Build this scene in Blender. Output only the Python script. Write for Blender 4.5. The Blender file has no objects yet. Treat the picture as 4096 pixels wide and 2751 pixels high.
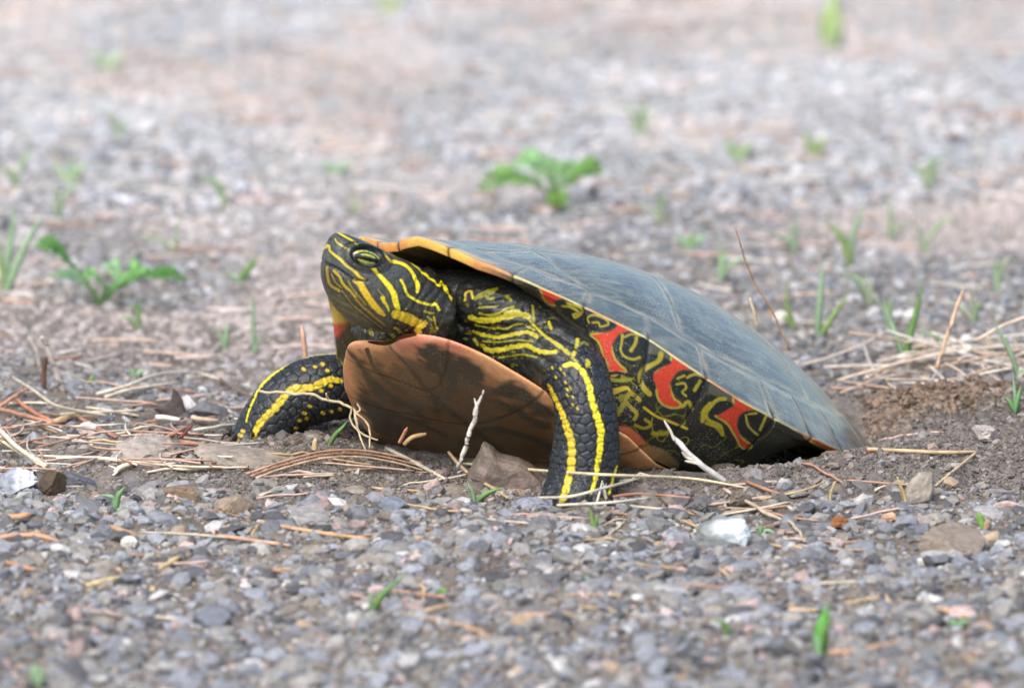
import bpy, math, random
import numpy as np
from mathutils import Vector

random.seed(7)
RNG = np.random.default_rng(7)
SC = bpy.context.scene
COL = SC.collection
# ------------------------------------------------------------------ camera, sky, sun, exposure
# all modelling below is in millimetres (arrays), turned into metres when a mesh is made
CAM_D, PXMM, TILT = 2500.0, 270.0 / 4096, math.radians(11)
VIEW = np.array([0, math.cos(TILT), -math.sin(TILT)])
UP = np.array([0, math.sin(TILT), math.cos(TILT)])
CAM = -CAM_D * VIEW + 524.5 * PXMM * UP
cam_d = bpy.data.cameras.new('camera')
cam = bpy.data.objects.new('camera', cam_d)
COL.objects.link(cam)
cam.location = CAM / 1000
cam.rotation_euler = (math.pi / 2 - TILT, 0, 0)
cam_d.sensor_width = 36
cam_d.lens = 36 * CAM_D / 270.0
cam_d.clip_start, cam_d.clip_end = 0.1, 500
cam_d.dof.use_dof = True
cam_d.dof.focus_distance = 2.498
cam_d.dof.aperture_fstop = cam_d.lens / 20.5
SC.camera = cam

SUN_EL, SUN_AZ = math.radians(53), math.radians(205)
world = bpy.data.worlds.new('World')
SC.world = world
world.use_nodes = True
wn = world.node_tree
sky = wn.nodes.new('ShaderNodeTexSky')
sky.sky_type = 'NISHITA'
sky.sun_disc = False
sky.sun_elevation = SUN_EL
sky.sun_rotation = SUN_AZ
sky.air_density, sky.dust_density, sky.ozone_density = 1.0, 2.5, 1.0
bg = wn.nodes['Background']
bg.inputs['Strength'].default_value = 0.12
wn.links.new(sky.outputs[0], bg.inputs[0])
sd = bpy.data.lights.new('sun', 'SUN')
sd.energy, sd.angle, sd.color = 1.5, math.radians(50), (1.0, 0.995, 0.98)
sun = bpy.data.objects.new('sun', sd)
COL.objects.link(sun)
# direction towards the sun (azimuth measured from +Y, clockwise seen from above)
sdir = Vector((math.sin(SUN_AZ) * math.cos(SUN_EL), math.cos(SUN_AZ) * math.cos(SUN_EL), math.sin(SUN_EL)))
sun.rotation_euler = sdir.to_track_quat('Z', 'Y').to_euler()
SC.view_settings.view_transform = 'Standard'
SC.view_settings.look = 'None'
SC.view_settings.exposure = 0.94
SC.view_settings.gamma = 1.0
SC.view_settings.use_curve_mapping = False
SC.cycles.max_bounces = 5

# ------------------------------------------------------------------ numeric helpers
def A(*a): return np.array(a, float)
def lin(c):
    c = np.asarray(c, float) / 255
    return np.where(c <= .04045, c / 12.92, ((c + .055) / 1.055) ** 2.4)
def proj(p):
    q = p - CAM
    k = CAM_D / (q @ VIEW) / PXMM
    return np.stack([2048 + q[..., 0] * k, 1375.5 - (q @ UP) * k], -1)
def ray(px, py):
    d = VIEW + A(1, 0, 0) * (px - 2048) * PXMM / CAM_D - UP * (py - 1375.5) * PXMM / CAM_D
    return d / np.linalg.norm(d)
def at_y(px, py, y):
    d = ray(px, py); return CAM + d * (y - CAM[1]) / d[1]
def at_z(px, py, z):
    d = ray(px, py); return CAM + d * (z - CAM[2]) / d[2]
def on_plane(px, py, p0, n):
    d = ray(px, py); return CAM + d * ((p0 - CAM) @ n) / (d @ n)
def hsh(ix, iy, iz, seed):
    h = (ix.astype(np.int64) * 374761393 + iy.astype(np.int64) * 668265263 + iz.astype(np.int64) * 2147483647 + seed * 144665) & 0xFFFFFFFF
    h = ((h ^ (h >> 13)) * 1274126177) & 0xFFFFFFFF
    h = ((h ^ (h >> 16)) * 2246822519) & 0xFFFFFFFF
    return ((h ^ (h >> 15)) & 0xFFFF) / 65535.0
def vnoise(p, seed=0):
    p = np.asarray(p, float)
    if p.shape[-1] == 2: p = np.concatenate([p, np.zeros(p.shape[:-1] + (1,))], -1)
    i = np.floor(p).astype(np.int64); f = p - i; f = f * f * (3 - 2 * f)
    out = 0
    for dx in (0, 1):
        for dy in (0, 1):
            for dz in (0, 1):
                w = (f[..., 0] if dx else 1 - f[..., 0]) * (f[..., 1] if dy else 1 - f[..., 1]) * (f[..., 2] if dz else 1 - f[..., 2])
                out = out + w * hsh(i[..., 0] + dx, i[..., 1] + dy, i[..., 2] + dz, seed)
    return out * 2 - 1
def sstep(a, b, x):
    t = np.clip((x - a) / (b - a), 0, 1); return t * t * (3 - 2 * t)
def resample(pts, n):
    pts = np.asarray(pts, float)
    d = np.r_[0, np.cumsum(np.linalg.norm(np.diff(pts, axis=0), axis=1))]
    t = np.linspace(0, d[-1], n)
    return np.stack([np.interp(t, d, pts[:, k]) for k in range(pts.shape[1])], -1)
def smooth_curve(pts, n):
    """Catmull-Rom through the points"""
    p = np.asarray(pts, float)
    if len(p) < 3: return resample(p, n)
    q = np.vstack([2 * p[0] - p[1], p, 2 * p[-1] - p[-2]])
    out = []
    for t in np.linspace(0, len(p) - 1 - 1e-6, n):
        i = int(t); f = t - i
        a, b, c, d = q[i:i + 4]
        out.append(.5 * (2 * b + (c - a) * f + (2 * a - 5 * b + 4 * c - d) * f * f + (3 * b - a - 3 * c + d) * f ** 3))
    return np.array(out)
def seg_dist(q, pts):
    """distance of points q (n,k) to a polyline; also arclength at the nearest point and segment index float"""
    best = np.full(len(q), 1e9); arc = np.zeros(len(q)); par = np.zeros(len(q)); s0 = 0.
    for i in range(len(pts) - 1):
        a, b = pts[i], pts[i + 1]
        ab = b - a; L2 = (ab @ ab) + 1e-12
        t = np.clip(((q - a) @ ab) / L2, 0, 1)
        d = np.linalg.norm(q - a - t[:, None] * ab, axis=1)
        m = d < best
        best = np.where(m, d, best); arc = np.where(m, s0 + t * L2 ** .5, arc); par = np.where(m, i + t, par)
        s0 += L2 ** .5
    return best, arc, par
def in_poly(q, poly):
    x, y = q[:, 0], q[:, 1]
    ins = np.zeros(len(q), bool)
    n = len(poly)
    for i in range(n):
        x1, y1 = poly[i]; x2, y2 = poly[(i + 1) % n]
        if y1 == y2: continue
        c = ((y1 > y) != (y2 > y)) & (x < (x2 - x1) * (y - y1) / (y2 - y1) + x1)
        ins ^= c
    return ins

# ------------------------------------------------------------------ mesh helpers
def mesh_obj(name, v, faces, mat, parent=None, col=None, smooth=True):
    """v in mm; faces: (n,3)/(n,4) array or list of lists"""
    me = bpy.data.meshes.new(name)
    v = np.asarray(v, np.float32) / 1000
    if isinstance(faces, np.ndarray):
        k = faces.shape[1]; tot = np.full(len(faces), k, np.int32); flat = faces.astype(np.int32).ravel()
    else:
        tot = np.array([len(f) for f in faces], np.int32); flat = np.array([i for f in faces for i in f], np.int32)
    me.vertices.add(len(v)); me.vertices.foreach_set('co', v.ravel())
    me.loops.add(len(flat)); me.loops.foreach_set('vertex_index', flat)
    me.polygons.add(len(tot))
    me.polygons.foreach_set('loop_start', np.r_[0, np.cumsum(tot)[:-1]].astype(np.int32))
    me.polygons.foreach_set('loop_total', tot)
    me.update(calc_edges=True)
    me.polygons.foreach_set('use_smooth', np.full(len(tot), bool(smooth)))
    if col is not None:
        col = np.asarray(col, np.float32)
        if col.ndim == 1: col = np.tile(col, (len(v), 1))
        c4 = np.concatenate([col, np.ones((len(v), 1), np.float32)], 1)
        at = me.color_attributes.new('Col', 'FLOAT_COLOR', 'POINT')
        at.data.foreach_set('color', c4.ravel())
    me.materials.append(mat)
    o = bpy.data.objects.new(name, me)
    COL.objects.link(o)
    if parent is not None: o.parent = parent
    return o
def tag(o, label=None, cat=None, group=None, kind=None):
    if label: o['label'] = label
    if cat: o['category'] = cat
    if group: o['group'] = group
    if kind: o['kind'] = kind
    return o
def empty(name, loc):
    o = bpy.data.objects.new(name, None); COL.objects.link(o); o.location = np.asarray(loc) / 1000
    o.empty_display_size = .01
    return o
class Geo:
    def __init__(s): s.v = []; s.f = []; s.c = []; s.n = 0
    def add(s, v, f, c):
        v = np.asarray(v, float)
        s.v.append(v); s.f.append(np.asarray(f, int) + s.n); s.n += len(v)
        c = np.asarray(c, float); s.c.append(np.tile(c, (len(v), 1)) if c.ndim == 1 else c)
    def obj(s, name, mat, parent=None, smooth=True, origin=None):
        v = np.vstack(s.v)
        if origin is not None: v = v - origin
        fl = s.f
        if all(f.shape[1] == fl[0].shape[1] for f in fl): f = np.vstack(fl)
        else: f = [list(r) for q in fl for r in q]
        o = mesh_obj(name, v, f, mat, parent, np.vstack(s.c), smooth)
        if origin is not None: o.location = np.asarray(origin) / 1000
        return o
def frames(pts, ref=(0, 0, 1)):
    t = np.gradient(pts, axis=0); t /= np.linalg.norm(t, axis=1)[:, None] + 1e-9
    r = np.tile(np.asarray(ref, float), (len(pts), 1))
    bad = np.abs((r * t).sum(1)) > .93
    r[bad] = (0, -1, 0.05)
    s = np.cross(t, r); s /= np.linalg.norm(s, axis=1)[:, None] + 1e-9
    return t, s, np.cross(s, t)
def tube(pts, rad, sides=6, flat=1.0):
    """closed tube; rad scalar or per point; flat scales the thickness across the side vector"""
    pts = np.asarray(pts, float); n = len(pts)
    rad = np.broadcast_to(np.asarray(rad, float), (n,))
    t, s, u = frames(pts)
    a = np.linspace(0, 2 * np.pi, sides, endpoint=False)
    v = pts[:, None] + rad[:, None, None] * (np.cos(a)[None, :, None] * s[:, None] + flat * np.sin(a)[None, :, None] * u[:, None])
    v = v.reshape(-1, 3)
    i = np.arange(n - 1)[:, None] * sides; j = np.arange(sides)[None]; j2 = (j + 1) % sides
    f = np.stack([i + j, i + j2, i + sides + j2, i + sides + j], -1).reshape(-1, 4)
    v = np.vstack([v, pts[:1], pts[-1:]])
    k = np.arange(sides); k2 = (k + 1) % sides
    c0, c1 = n * sides, n * sides + 1
    b = (n - 1) * sides
    f = np.vstack([f, np.stack([k2, k, np.full(sides, c0), np.full(sides, c0)], -1), np.stack([b + k, b + k2, np.full(sides, c1), np.full(sides, c1)], -1)])
    # caps as triangles written as degenerate-free list
    return v, [list(r) if r[2] != r[3] else list(r[:3]) for r in f]
def tri(faces):
    out = []
    for f in faces:
        if len(f) == 3: out.append(f)
        else: out += [[f[0], f[1], f[2]], [f[0], f[2], f[3]]]
    return np.array(out)
def grid_faces(n, m, close=False):
    i = np.arange(n - 1)[:, None]; j = np.arange(m if close else m - 1)[None]
    j2 = (j + 1) % m
    return np.stack([i * m + j, i * m + j2, (i + 1) * m + j2, (i + 1) * m + j], -1).reshape(-1, 4)
def ico(level):
    t = (1 + 5 ** .5) / 2
    v = np.array([(-1, t, 0), (1, t, 0), (-1, -t, 0), (1, -t, 0), (0, -1, t), (0, 1, t), (0, -1, -t), (0, 1, -t), (t, 0, -1), (t, 0, 1), (-t, 0, -1), (-t, 0, 1)])
    v /= np.linalg.norm(v[0])
    f = np.array([(0, 11, 5), (0, 5, 1), (0, 1, 7), (0, 7, 10), (0, 10, 11), (1, 5, 9), (5, 11, 4), (11, 10, 2), (10, 7, 6), (7, 1, 8), (3, 9, 4), (3, 4, 2), (3, 2, 6), (3, 6, 8), (3, 8, 9), (4, 9, 5), (2, 4, 11), (6, 2, 10), (8, 6, 7), (9, 8, 1)])
    for _ in range(level):
        cache = {}; vl = list(v); nf = []
        def mid(a, b):
            k = (min(a, b), max(a, b))
            if k not in cache:
                m = vl[a] + vl[b]; vl.append(m / np.linalg.norm(m)); cache[k] = len(vl) - 1
            return cache[k]
        for a, b, c in f:
            x, y, z = mid(a, b), mid(b, c), mid(c, a)
            nf += [(a, x, z), (b, y, x), (c, z, y), (x, y, z)]
        v = np.array(vl); f = np.array(nf)
    return v, f
ICO0, ICO1, ICO2, ICO3, ICO4 = ico(0), ico(1), ico(2), ico(3), ico(4)

# ------------------------------------------------------------------ materials
def nd(nt, t, **kw):
    n = nt.nodes.new(t)
    for k, v in kw.items(): setattr(n, k, v)
    return n
def attr_mat(name, rough=.6, spec=.4, coat=0., coat_rough=.2, noise=(900., .25), bump=(1500., .0002, .5), sheen=0., speck=None, sss=0.):
    m = bpy.data.materials.new(name); m.use_nodes = True
    nt = m.node_tree; b = nt.nodes['Principled BSDF']
    at = nd(nt, 'ShaderNodeAttribute', attribute_name='Col')
    tc = nd(nt, 'ShaderNodeNewGeometry')
    nz = nd(nt, 'ShaderNodeTexNoise'); nz.inputs['Scale'].default_value = noise[0]; nz.inputs['Detail'].default_value = 4
    nt.links.new(tc.outputs['Position'], nz.inputs['Vector'])
    mr = nd(nt, 'ShaderNodeMapRange'); mr.inputs[1].default_value = .25; mr.inputs[2].default_value = .75
    mr.inputs[3].default_value = 1 - noise[1]; mr.inputs[4].default_value = 1 + noise[1]
    nt.links.new(nz.outputs['Fac'], mr.inputs[0])
    mx = nd(nt, 'ShaderNodeMix', data_type='RGBA', blend_type='MULTIPLY'); mx.inputs[0].default_value = 1
    nt.links.new(at.outputs['Color'], mx.inputs[6]); nt.links.new(mr.outputs[0], mx.inputs[7])
    out = mx.outputs[2]
    if speck:
        # pale dust grains sticking to the surface
        vo = nd(nt, 'ShaderNodeTexNoise'); vo.inputs['Scale'].default_value = speck[0]; vo.inputs['Detail'].default_value = 2
        nt.links.new(tc.outputs['Position'], vo.inputs['Vector'])
        big = nd(nt, 'ShaderNodeTexNoise'); big.inputs['Scale'].default_value = 60
        nt.links.new(tc.outputs['Position'], big.inputs['Vector'])
        ad = nd(nt, 'ShaderNodeMath', operation='MULTIPLY_ADD'); ad.inputs[1].default_value = .35; 
        nt.links.new(big.outputs['Fac'], ad.inputs[0]); nt.links.new(vo.outputs['Fac'], ad.inputs[2])
        r2 = nd(nt, 'ShaderNodeMapRange'); r2.inputs[1].default_value = speck[1]; r2.inputs[2].default_value = speck[1] + .06
        r2.inputs[4].default_value = speck[2]
        nt.links.new(ad.outputs[0], r2.inputs[0])
        m2 = nd(nt, 'ShaderNodeMix', data_type='RGBA'); nt.links.new(r2.outputs[0], m2.inputs[0])
        nt.links.new(out, m2.inputs[6]); m2.inputs[7].default_value = (.42, .39, .31, 1)
        out = m2.outputs[2]
    nt.links.new(out, b.inputs['Base Color'])
    b.inputs['Roughness'].default_value = rough
    b.inputs['Specular IOR Level'].default_value = spec
    b.inputs['Coat Weight'].default_value = coat
    b.inputs['Coat Roughness'].default_value = coat_rough
    if bump:
        n2 = nd(nt, 'ShaderNodeTexNoise'); n2.inputs['Scale'].default_value = bump[0]; n2.inputs['Detail'].default_value = 5
        nt.links.new(tc.outputs['Position'], n2.inputs['Vector'])
        bp = nd(nt, 'ShaderNodeBump'); bp.inputs['Distance'].default_value = bump[1]; bp.inputs['Strength'].default_value = bump[2]
        nt.links.new(n2.outputs['Fac'], bp.inputs['Height']); nt.links.new(bp.outputs[0], b.inputs['Normal'])
        if coat: nt.links.new(bp.outputs[0], b.inputs['Coat Normal'])
    return m
M_SOIL = attr_mat('soil', .95, .1, noise=(700., .35), bump=(1100., .0009, .9))
M_STONE = attr_mat('stone', .8, .3, noise=(600., .3), bump=(1300., .0004, .8))
M_STRAW = attr_mat('dry_straw', .7, .3, noise=(500., .25), bump=None)
M_LEAF = attr_mat('green_leaf', .5, .4, noise=(400., .2), bump=None)
M_SKIN = attr_mat('turtle_skin', .40, .4, noise=(1500., .3), bump=(2200., .00012, .6), speck=(3000., .84, .45))
M_CARAPACE = attr_mat('carapace_horn', .38, .6, coat=.75, coat_rough=.22, noise=(220., .18), bump=(900., .00007, .7), speck=(2300., .775, .65))
M_UNDER = attr_mat('shell_underside_horn', .33, .5, noise=(900., .15), bump=(1500., .00006, .5), speck=(2400., .815, .6))
M_EYE = attr_mat('wet_eye', .06, .6, coat=.6, coat_rough=.03, noise=(900., .05), bump=None)

# ------------------------------------------------------------------ turtle frame (body axes: l forward, w to its left, h up)
YAW, PITCH, ROLL = 0.77877, 0.40901, 0.1329
T0 = A(21.39461, 39.44329, 12.91289)
_f = A(-math.cos(YAW) * math.cos(PITCH), -math.sin(YAW) * math.cos(PITCH), math.sin(PITCH))
_w = A(math.sin(YAW), -math.cos(YAW), 0); _h = np.cross(_f, _w)
_w2 = _w * math.cos(ROLL) + _h * math.sin(ROLL)
RB = np.stack([_f, _w2, np.cross(_f, _w2)])
def to_world(b): return np.asarray(b, float) @ RB + T0
def to_body(p): return (np.asarray(p, float) - T0) @ RB.T
LA, WB, HH, PD = 88.1, 60.93, 35.5, 2.2326
CA = np.radians([0, 3.5, 9.5, 18, 25, 33, 40, 48, 62, 68, 76, 84, 94, 103, 119, 134, 150, 180])
CH = A(-1.7, -.5, 1.3, .7, -.3, .3, .4, 1.2, 1.8, .7, -.7, -2.2, -3.2, -4.2, -4.8, -2.6, -.3, 1.2)
def margin(ph):
    cs, sn = np.cos(ph), np.sin(ph)
    h = 18.59 * np.maximum(cs, 0) ** 2 + 10.6 * np.maximum(-cs, 0) ** 2 + np.interp(np.abs(ph), CA, CH)
    return np.stack([LA * cs * (1 + .06 * sstep(-.2, -.8, cs)), WB * sn, h], -1)
def dome(ph, r):
    m = margin(ph)
    o = m.copy(); o[..., 0] *= r; o[..., 1] *= r
    o[..., 2] = m[..., 2] * r ** 3 + HH * (1 - r ** (PD + .16 * sstep(.3, -.5, np.cos(ph))))
    return o
PL_L = A(-80, -74, -60, -40, -25, 0, 35, 45, 55, 65, 75, 80, 83, 85, 86.3)
PL_W = A(6, 20, 33, 39, 41, 44, 48.5, 45, 39, 36.2, 32, 28.2, 25, 20.5, 14)
PL_H = lambda l: -21.5 + 15 * np.clip((l - 20) / 63, 0, 1.2) ** 1.05
def plas_w(l): return np.interp(l, PL_L, PL_W)

# ------------------------------------------------------------------ ground height
def body_clear(x, y, z, pad=2.5):
    """lowers z where a point would sit inside the turtle's shell or feet"""
    b = to_body(np.stack([x, y, z], -1))
    lim = PL_H(b[..., 0]) - pad
    # plan outline: carapace behind, plastron in front
    k_front = sstep(10, 50, b[..., 0])
    half = np.where(b[..., 0] > -80, plas_w(np.clip(b[..., 0], -80, 87)), 5)
    car = WB * np.sqrt(np.clip(1 - (b[..., 0] / LA) ** 2, 0, 1))
    half = half * k_front + (1 - k_front) * (car + 1)
    ins = (np.abs(b[..., 1]) < half) & (np.abs(b[..., 0]) < 89)
    fade = sstep(0, 7, half - np.abs(b[..., 1])) * sstep(90, 84, b[..., 0]) * sstep(-91, -80, b[..., 0])
    rho = np.hypot(b[..., 0] / LA, b[..., 1] / WB)
    top = 10.6 * np.maximum(-b[..., 0] / LA, 0) ** 2 * rho + HH * (1 - np.minimum(rho, 1) ** PD)
    over = np.clip(b[..., 2] - lim, 0, None) * ins * (b[..., 2] < top)
    over = np.minimum(over, 45)
    return z - over * fade / RB[2, 2]
def ground0(x, y):
    p = np.stack([x, y], -1)
    z = 2.6 * vnoise(p / 75., 1) + 1.6 * vnoise(p / 27. + 9.1, 2) + .8 * vnoise(p / 10., 3) + .35 * vnoise(p / 3.4, 4)
    soft = soil_zone(x, y)
    z = z + soft * (.9 * np.abs(vnoise(p / 2.2, 5)) + .6 * np.abs(vnoise(p / 1.3, 7)) + 1.1 * vnoise(p / 5., 6))
    g = lambda cx, cy, sx, sy, a: a * np.exp(-((x - cx) / sx) ** 2 - ((y - cy) / sy) ** 2)
    md = g(110, 80, 17, 11, 5.5) + g(136, 74, 20, 14, 4) - g(92, 48, 13, 12, 2)
    z = z + md * (1 + .3 * vnoise(p / 6., 8) + .3 * np.abs(vnoise(p / 3., 9)) + .15 * vnoise(p / 1.5, 10))
    z = z + g(-55, 18, 16, 12, 3.5) + g(60, -10, 40, 13, 5.5) + g(-6, -6, 16, 8, 1.5) - g(-20, 0, 60, 25, .8)
    lim = np.interp(x, [25, 45, 62, 75, 85, 94], [1.2, 1.4, 1.8, 2.8, 5.0, 6.2]) - .195 * y
    wk = np.exp(-((x - 64) / 40) ** 6) * sstep(-40, -22, y) * sstep(86, 70, y)
    z = z + wk * np.minimum(0, lim - z)
    return z
def soil_zone(x, y):
    p = np.stack([x, y], -1)
    k = sstep(-34, -18, y - .12 * (x - 80)) * sstep(125, 85, y) * sstep(5, 40, x)
    k = np.maximum(k, .55 * sstep(-48, -28, y - .1 * np.abs(x)) * sstep(70, 35, y) * sstep(-150, -90, x))
    return np.clip(k + .35 * vnoise(p / 14., 11) * (k > .02), 0, 1)
def ground(x, y):
    z = ground0(x, y)
    for _ in range(2): z = body_clear(x, y, z)
    return z
def G(px, py, lift=0.):
    """point of the ground seen at this place"""
    z = 0.
    for _ in range(8):
        p = at_z(px, py, z + lift); z = .5 * z + .5 * float(ground0(p[0:1], p[1:2])[0])
    return at_z(px, py, z + lift)

def axis(parts):
    out = [np.arange(a, b, s) for a, b, s in parts]
    return np.concatenate(out)
gx = np.concatenate([-np.geomspace(60000, 260, 22), axis([(-240, -150, 3.5), (-150, 150, .9), (150, 240, 3.5)]), np.geomspace(260, 60000, 22)])
gy = np.concatenate([-np.geomspace(60000, 380, 16), axis([(-360, -110, 3.0), (-110, 115, .9), (115, 330, 2.2), (330, 1000, 5.0)]), np.geomspace(1010, 60000, 24)])
XX, YY = np.meshgrid(gx, gy)
ZZ = ground(XX, YY)
far = sstep(1500, 6000, np.hypot(XX, YY)); ZZ = ZZ * (1 - far)
gv = np.stack([XX, YY, ZZ], -1).reshape(-1, 3)
soilk = soil_zone(XX, YY).ravel()
p2 = gv[:, :2]
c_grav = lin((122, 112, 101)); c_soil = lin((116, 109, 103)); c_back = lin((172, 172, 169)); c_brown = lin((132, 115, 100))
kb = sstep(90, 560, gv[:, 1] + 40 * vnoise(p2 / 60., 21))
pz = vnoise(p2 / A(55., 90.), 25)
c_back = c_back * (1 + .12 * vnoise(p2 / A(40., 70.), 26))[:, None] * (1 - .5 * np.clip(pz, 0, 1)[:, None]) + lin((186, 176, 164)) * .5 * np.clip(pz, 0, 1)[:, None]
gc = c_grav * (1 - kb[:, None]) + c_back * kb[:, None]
gc = gc * (1 - soilk[:, None]) + c_soil * soilk[:, None]
kbr = np.exp(-((gv[:, 0] - 114) / 25) ** 2 - ((gv[:, 1] - 80) / 17) ** 2); kbr = sstep(.3, .8, kbr + .25 * vnoise(p2 / 9., 22))
gc = gc * (1 - kbr[:, None]) + c_brown * kbr[:, None]
gc *= (1 + .3 * vnoise(p2 / 2.5, 23) + .2 * vnoise(p2 / 12., 24))[:, None]
ground_o = tag(mesh_obj('ground', gv, grid_faces(len(gy), len(gx)), M_SOIL, None, np.clip(gc, .01, 1)), kind='structure')

# ------------------------------------------------------------------ turtle
turtle = empty('painted_turtle', (20, 20, 0))
tag(turtle, 'painted turtle with raised head, glossy dark shell and yellow striped legs, rear dug into dirt', 'turtle')
TB = np.asarray(A(20, 20, 0))
def part(name, v, f, mat, col, parent=turtle, smooth=True):
    off = TB
    o = mesh_obj(name, np.asarray(v) - off, f, mat, None, col, smooth)
    o.parent = parent
    return o
YEL, YEL2, OLV, RED, DARK = lin((232, 214, 46)), lin((208, 180, 48)), lin((150, 146, 40)), lin((205, 62, 40)), lin((34, 36, 32))
def crop(ox, oy, s): return lambda *p: [(ox + s * a, oy + s * b) for a, b in p]
cP = crop(1800, 920, .7709)
ch, c2, c3, c4, c5, c6 = crop(1240, 900, .3189), crop(900, 1300, .3507), crop(1650, 1100, .3827), crop(2050, 1300, .4783), crop(2600, 1200, .4782), crop(1500, 920, .8565)
def paint(q, col, items, mask=None, dith=None, outline=False):
    """items: ('s', pts, width_px, colour, bead) strokes, ('p', pts, colour, soft) filled patches; q are side-view coordinates"""
    if dith is None: dith = 0
    for it in items:
        if it[0] == 's':
            _, pts, w, c, bead = it
            P_ = np.asarray(smooth_curve(pts, max(len(pts) * 4, 6)) if len(pts) > 2 else pts, float)
            wmax = np.max(w)
            bb = (q > P_.min(0) - wmax).all(1) & (q < P_.max(0) + wmax).all(1)
            if mask is not None: bb &= mask
            idx = np.nonzero(bb)[0]
            if not len(idx): continue
            d, arc, par = seg_dist(q[idx], P_)
            par = par / (len(P_) - 1)
            wl = np.interp(par, np.linspace(0, 1, len(w)), w) if np.ndim(w) else np.full(len(idx), float(w))
            if outline: wl = wl * .97
            if bead: wl = wl * (.78 + .3 * np.abs(np.sin(arc * np.pi / bead)))
            if np.ndim(dith): wl = wl * (1 + .28 * dith[idx])
            if outline: col[idx] = col[idx] * (1 - .6 * sstep(wl * .5 + 9, wl * .5 + 2, d))[:, None]
            k = sstep(wl * .5 + 2.2, wl * .5 - 2.2, d)[:, None]
            cc = np.asarray(c)
            if bead: cc = cc * (.62 + .38 * np.clip(np.abs(np.sin(arc * np.pi / bead)) * 2.2, 0, 1))[:, None]
            col[idx] = col[idx] * (1 - k) + cc * k
        else:
            _, pts, c, soft = it
            P_ = np.asarray(pts, float)
            n = np.vstack([P_, P_[:2]]); P_ = smooth_curve(n, len(P_) * 5)[:-4]
            bb = (q > P_.min(0) - soft - 2).all(1) & (q < P_.max(0) + soft + 2).all(1)
            if mask is not None: bb &= mask
            idx = np.nonzero(bb)[0]
            if not len(idx): continue
            ins = in_poly(q[idx], P_); d, _, _ = seg_dist(q[idx], np.vstack([P_, P_[:1]]))
            if np.ndim(dith): d = d + soft * .6 * dith[idx] * np.where(ins, 1, -1)
            sd_ = np.where(ins, -d, d); k = sstep(soft * .5 + 1, -soft * .5 - 1, sd_)[:, None]
            col[idx] = col[idx] * (1 - k) + np.asarray(c) * k
def side_px(b):
    m = b.copy(); m[:, 1] = np.abs(m[:, 1]); return proj(to_world(m))

# ---- carapace: scutes cut out of one fine polar sheet
NPH, NR = 900, 150
ph = np.linspace(-np.pi, np.pi, NPH, endpoint=False)
rr = np.linspace(0.004, 1, NR) ** .9
PHI, RR = np.meshgrid(ph, rr)
cb = dome(PHI, RR)
RING = .872
MD = np.radians([3.5, 17.5, 33, 48.5, 62.5, 76, 93.8, 106, 118.7, 134, 149, 164.5])
lw = cb[..., :2].reshape(-1, 2); alw = np.stack([lw[:, 0], np.abs(lw[:, 1])], -1)
VERT = [50, 20, -9, -38, -64]      # cuts along the middle row
def wv(l): return 15 + 3.0 * np.abs(np.sin((l - 20) / 29 * np.pi)) 
COST = [[(50, 14), (53, 30), (50, 44)], [(6, 16), (15, 33), (23, 48)], [(-24, 16), (-31, 30), (-33, 46)], [(-58, 14), (-62, 24), (-64, 34)]]
dseam = np.full(len(lw), 1e9)
r_flat, p_flat = RR.ravel(), PHI.ravel()
dseam = np.minimum(dseam, np.abs(r_flat - RING) * np.linalg.norm(lw, axis=1) / np.maximum(r_flat, .05) )
ring = r_flat > RING
apf = np.abs(p_flat)
for a in MD:
    d = np.abs(apf - a) * np.linalg.norm(lw, axis=1)
    dseam = np.where(ring, np.minimum(dseam, d), dseam)
dv = np.abs(alw[:, 1] - wv(alw[:, 0]))
dseam = np.where(~ring, np.minimum(dseam, dv), dseam)
isv = (~ring) & (alw[:, 1] < wv(alw[:, 0]))
for l in VERT: dseam = np.where(isv, np.minimum(dseam, np.abs(lw[:, 0] - l - 2.5 * np.cos(lw[:, 1] / 6))), dseam)
for s in COST:
    d, _, _ = seg_dist(alw, A(*s)); dseam = np.where(~ring & ~isv, np.minimum(dseam, d), dseam)
# scute index
sid = np.zeros(len(lw), int)
vi = np.zeros(len(lw), int)
for l in VERT: vi += (lw[:, 0] < l + 2.5 * np.cos(lw[:, 1] / 6))
ci = np.zeros(len(lw), int)
for s in COST:
    s = A(*s); ci += alw[:, 0] < np.interp(alw[:, 1], s[:, 1], s[:, 0])
mi = np.searchsorted(MD, apf)
side = (lw[:, 1] < 0).astype(int)
sid = np.where(ring, 100 + np.where(mi == 0, 0, mi * 2 + side), np.where(isv, vi, 20 + ci * 2 + side))
nrm = np.stack([cb[..., 0] / LA ** 2 * 1400, cb[..., 1] / WB ** 2 * 1400, np.ones_like(RR) * .8], -1).reshape(-1, 3)
nrm /= np.linalg.norm(nrm, axis=1)[:, None]
cbf = cb.reshape(-1, 3)
jog = 1.0 * vnoise(cbf / 9., 31)
groove = np.exp(-((dseam + .15 * jog) / .45) ** 2)
puff = 1 - np.exp(-(dseam / 5.) ** 2)
disp = -.30 * groove + .45 * puff * (~ring) + .25 * puff * ring - .5 * (~ring) + .10 * vnoise(cbf / 14., 32) + .03 * np.sin(dseam * 2.2 + 2 * jog) * (dseam < 14)
# keel along the middle and the slight flare of the rim
disp += .5 * np.exp(-(lw[:, 1] / 3.5) ** 2) * (~ring)
cw = cbf + nrm * disp[:, None] * sstep(1., .985, r_flat)[:, None]
rimz = sstep(.93, 1., r_flat)
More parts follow.
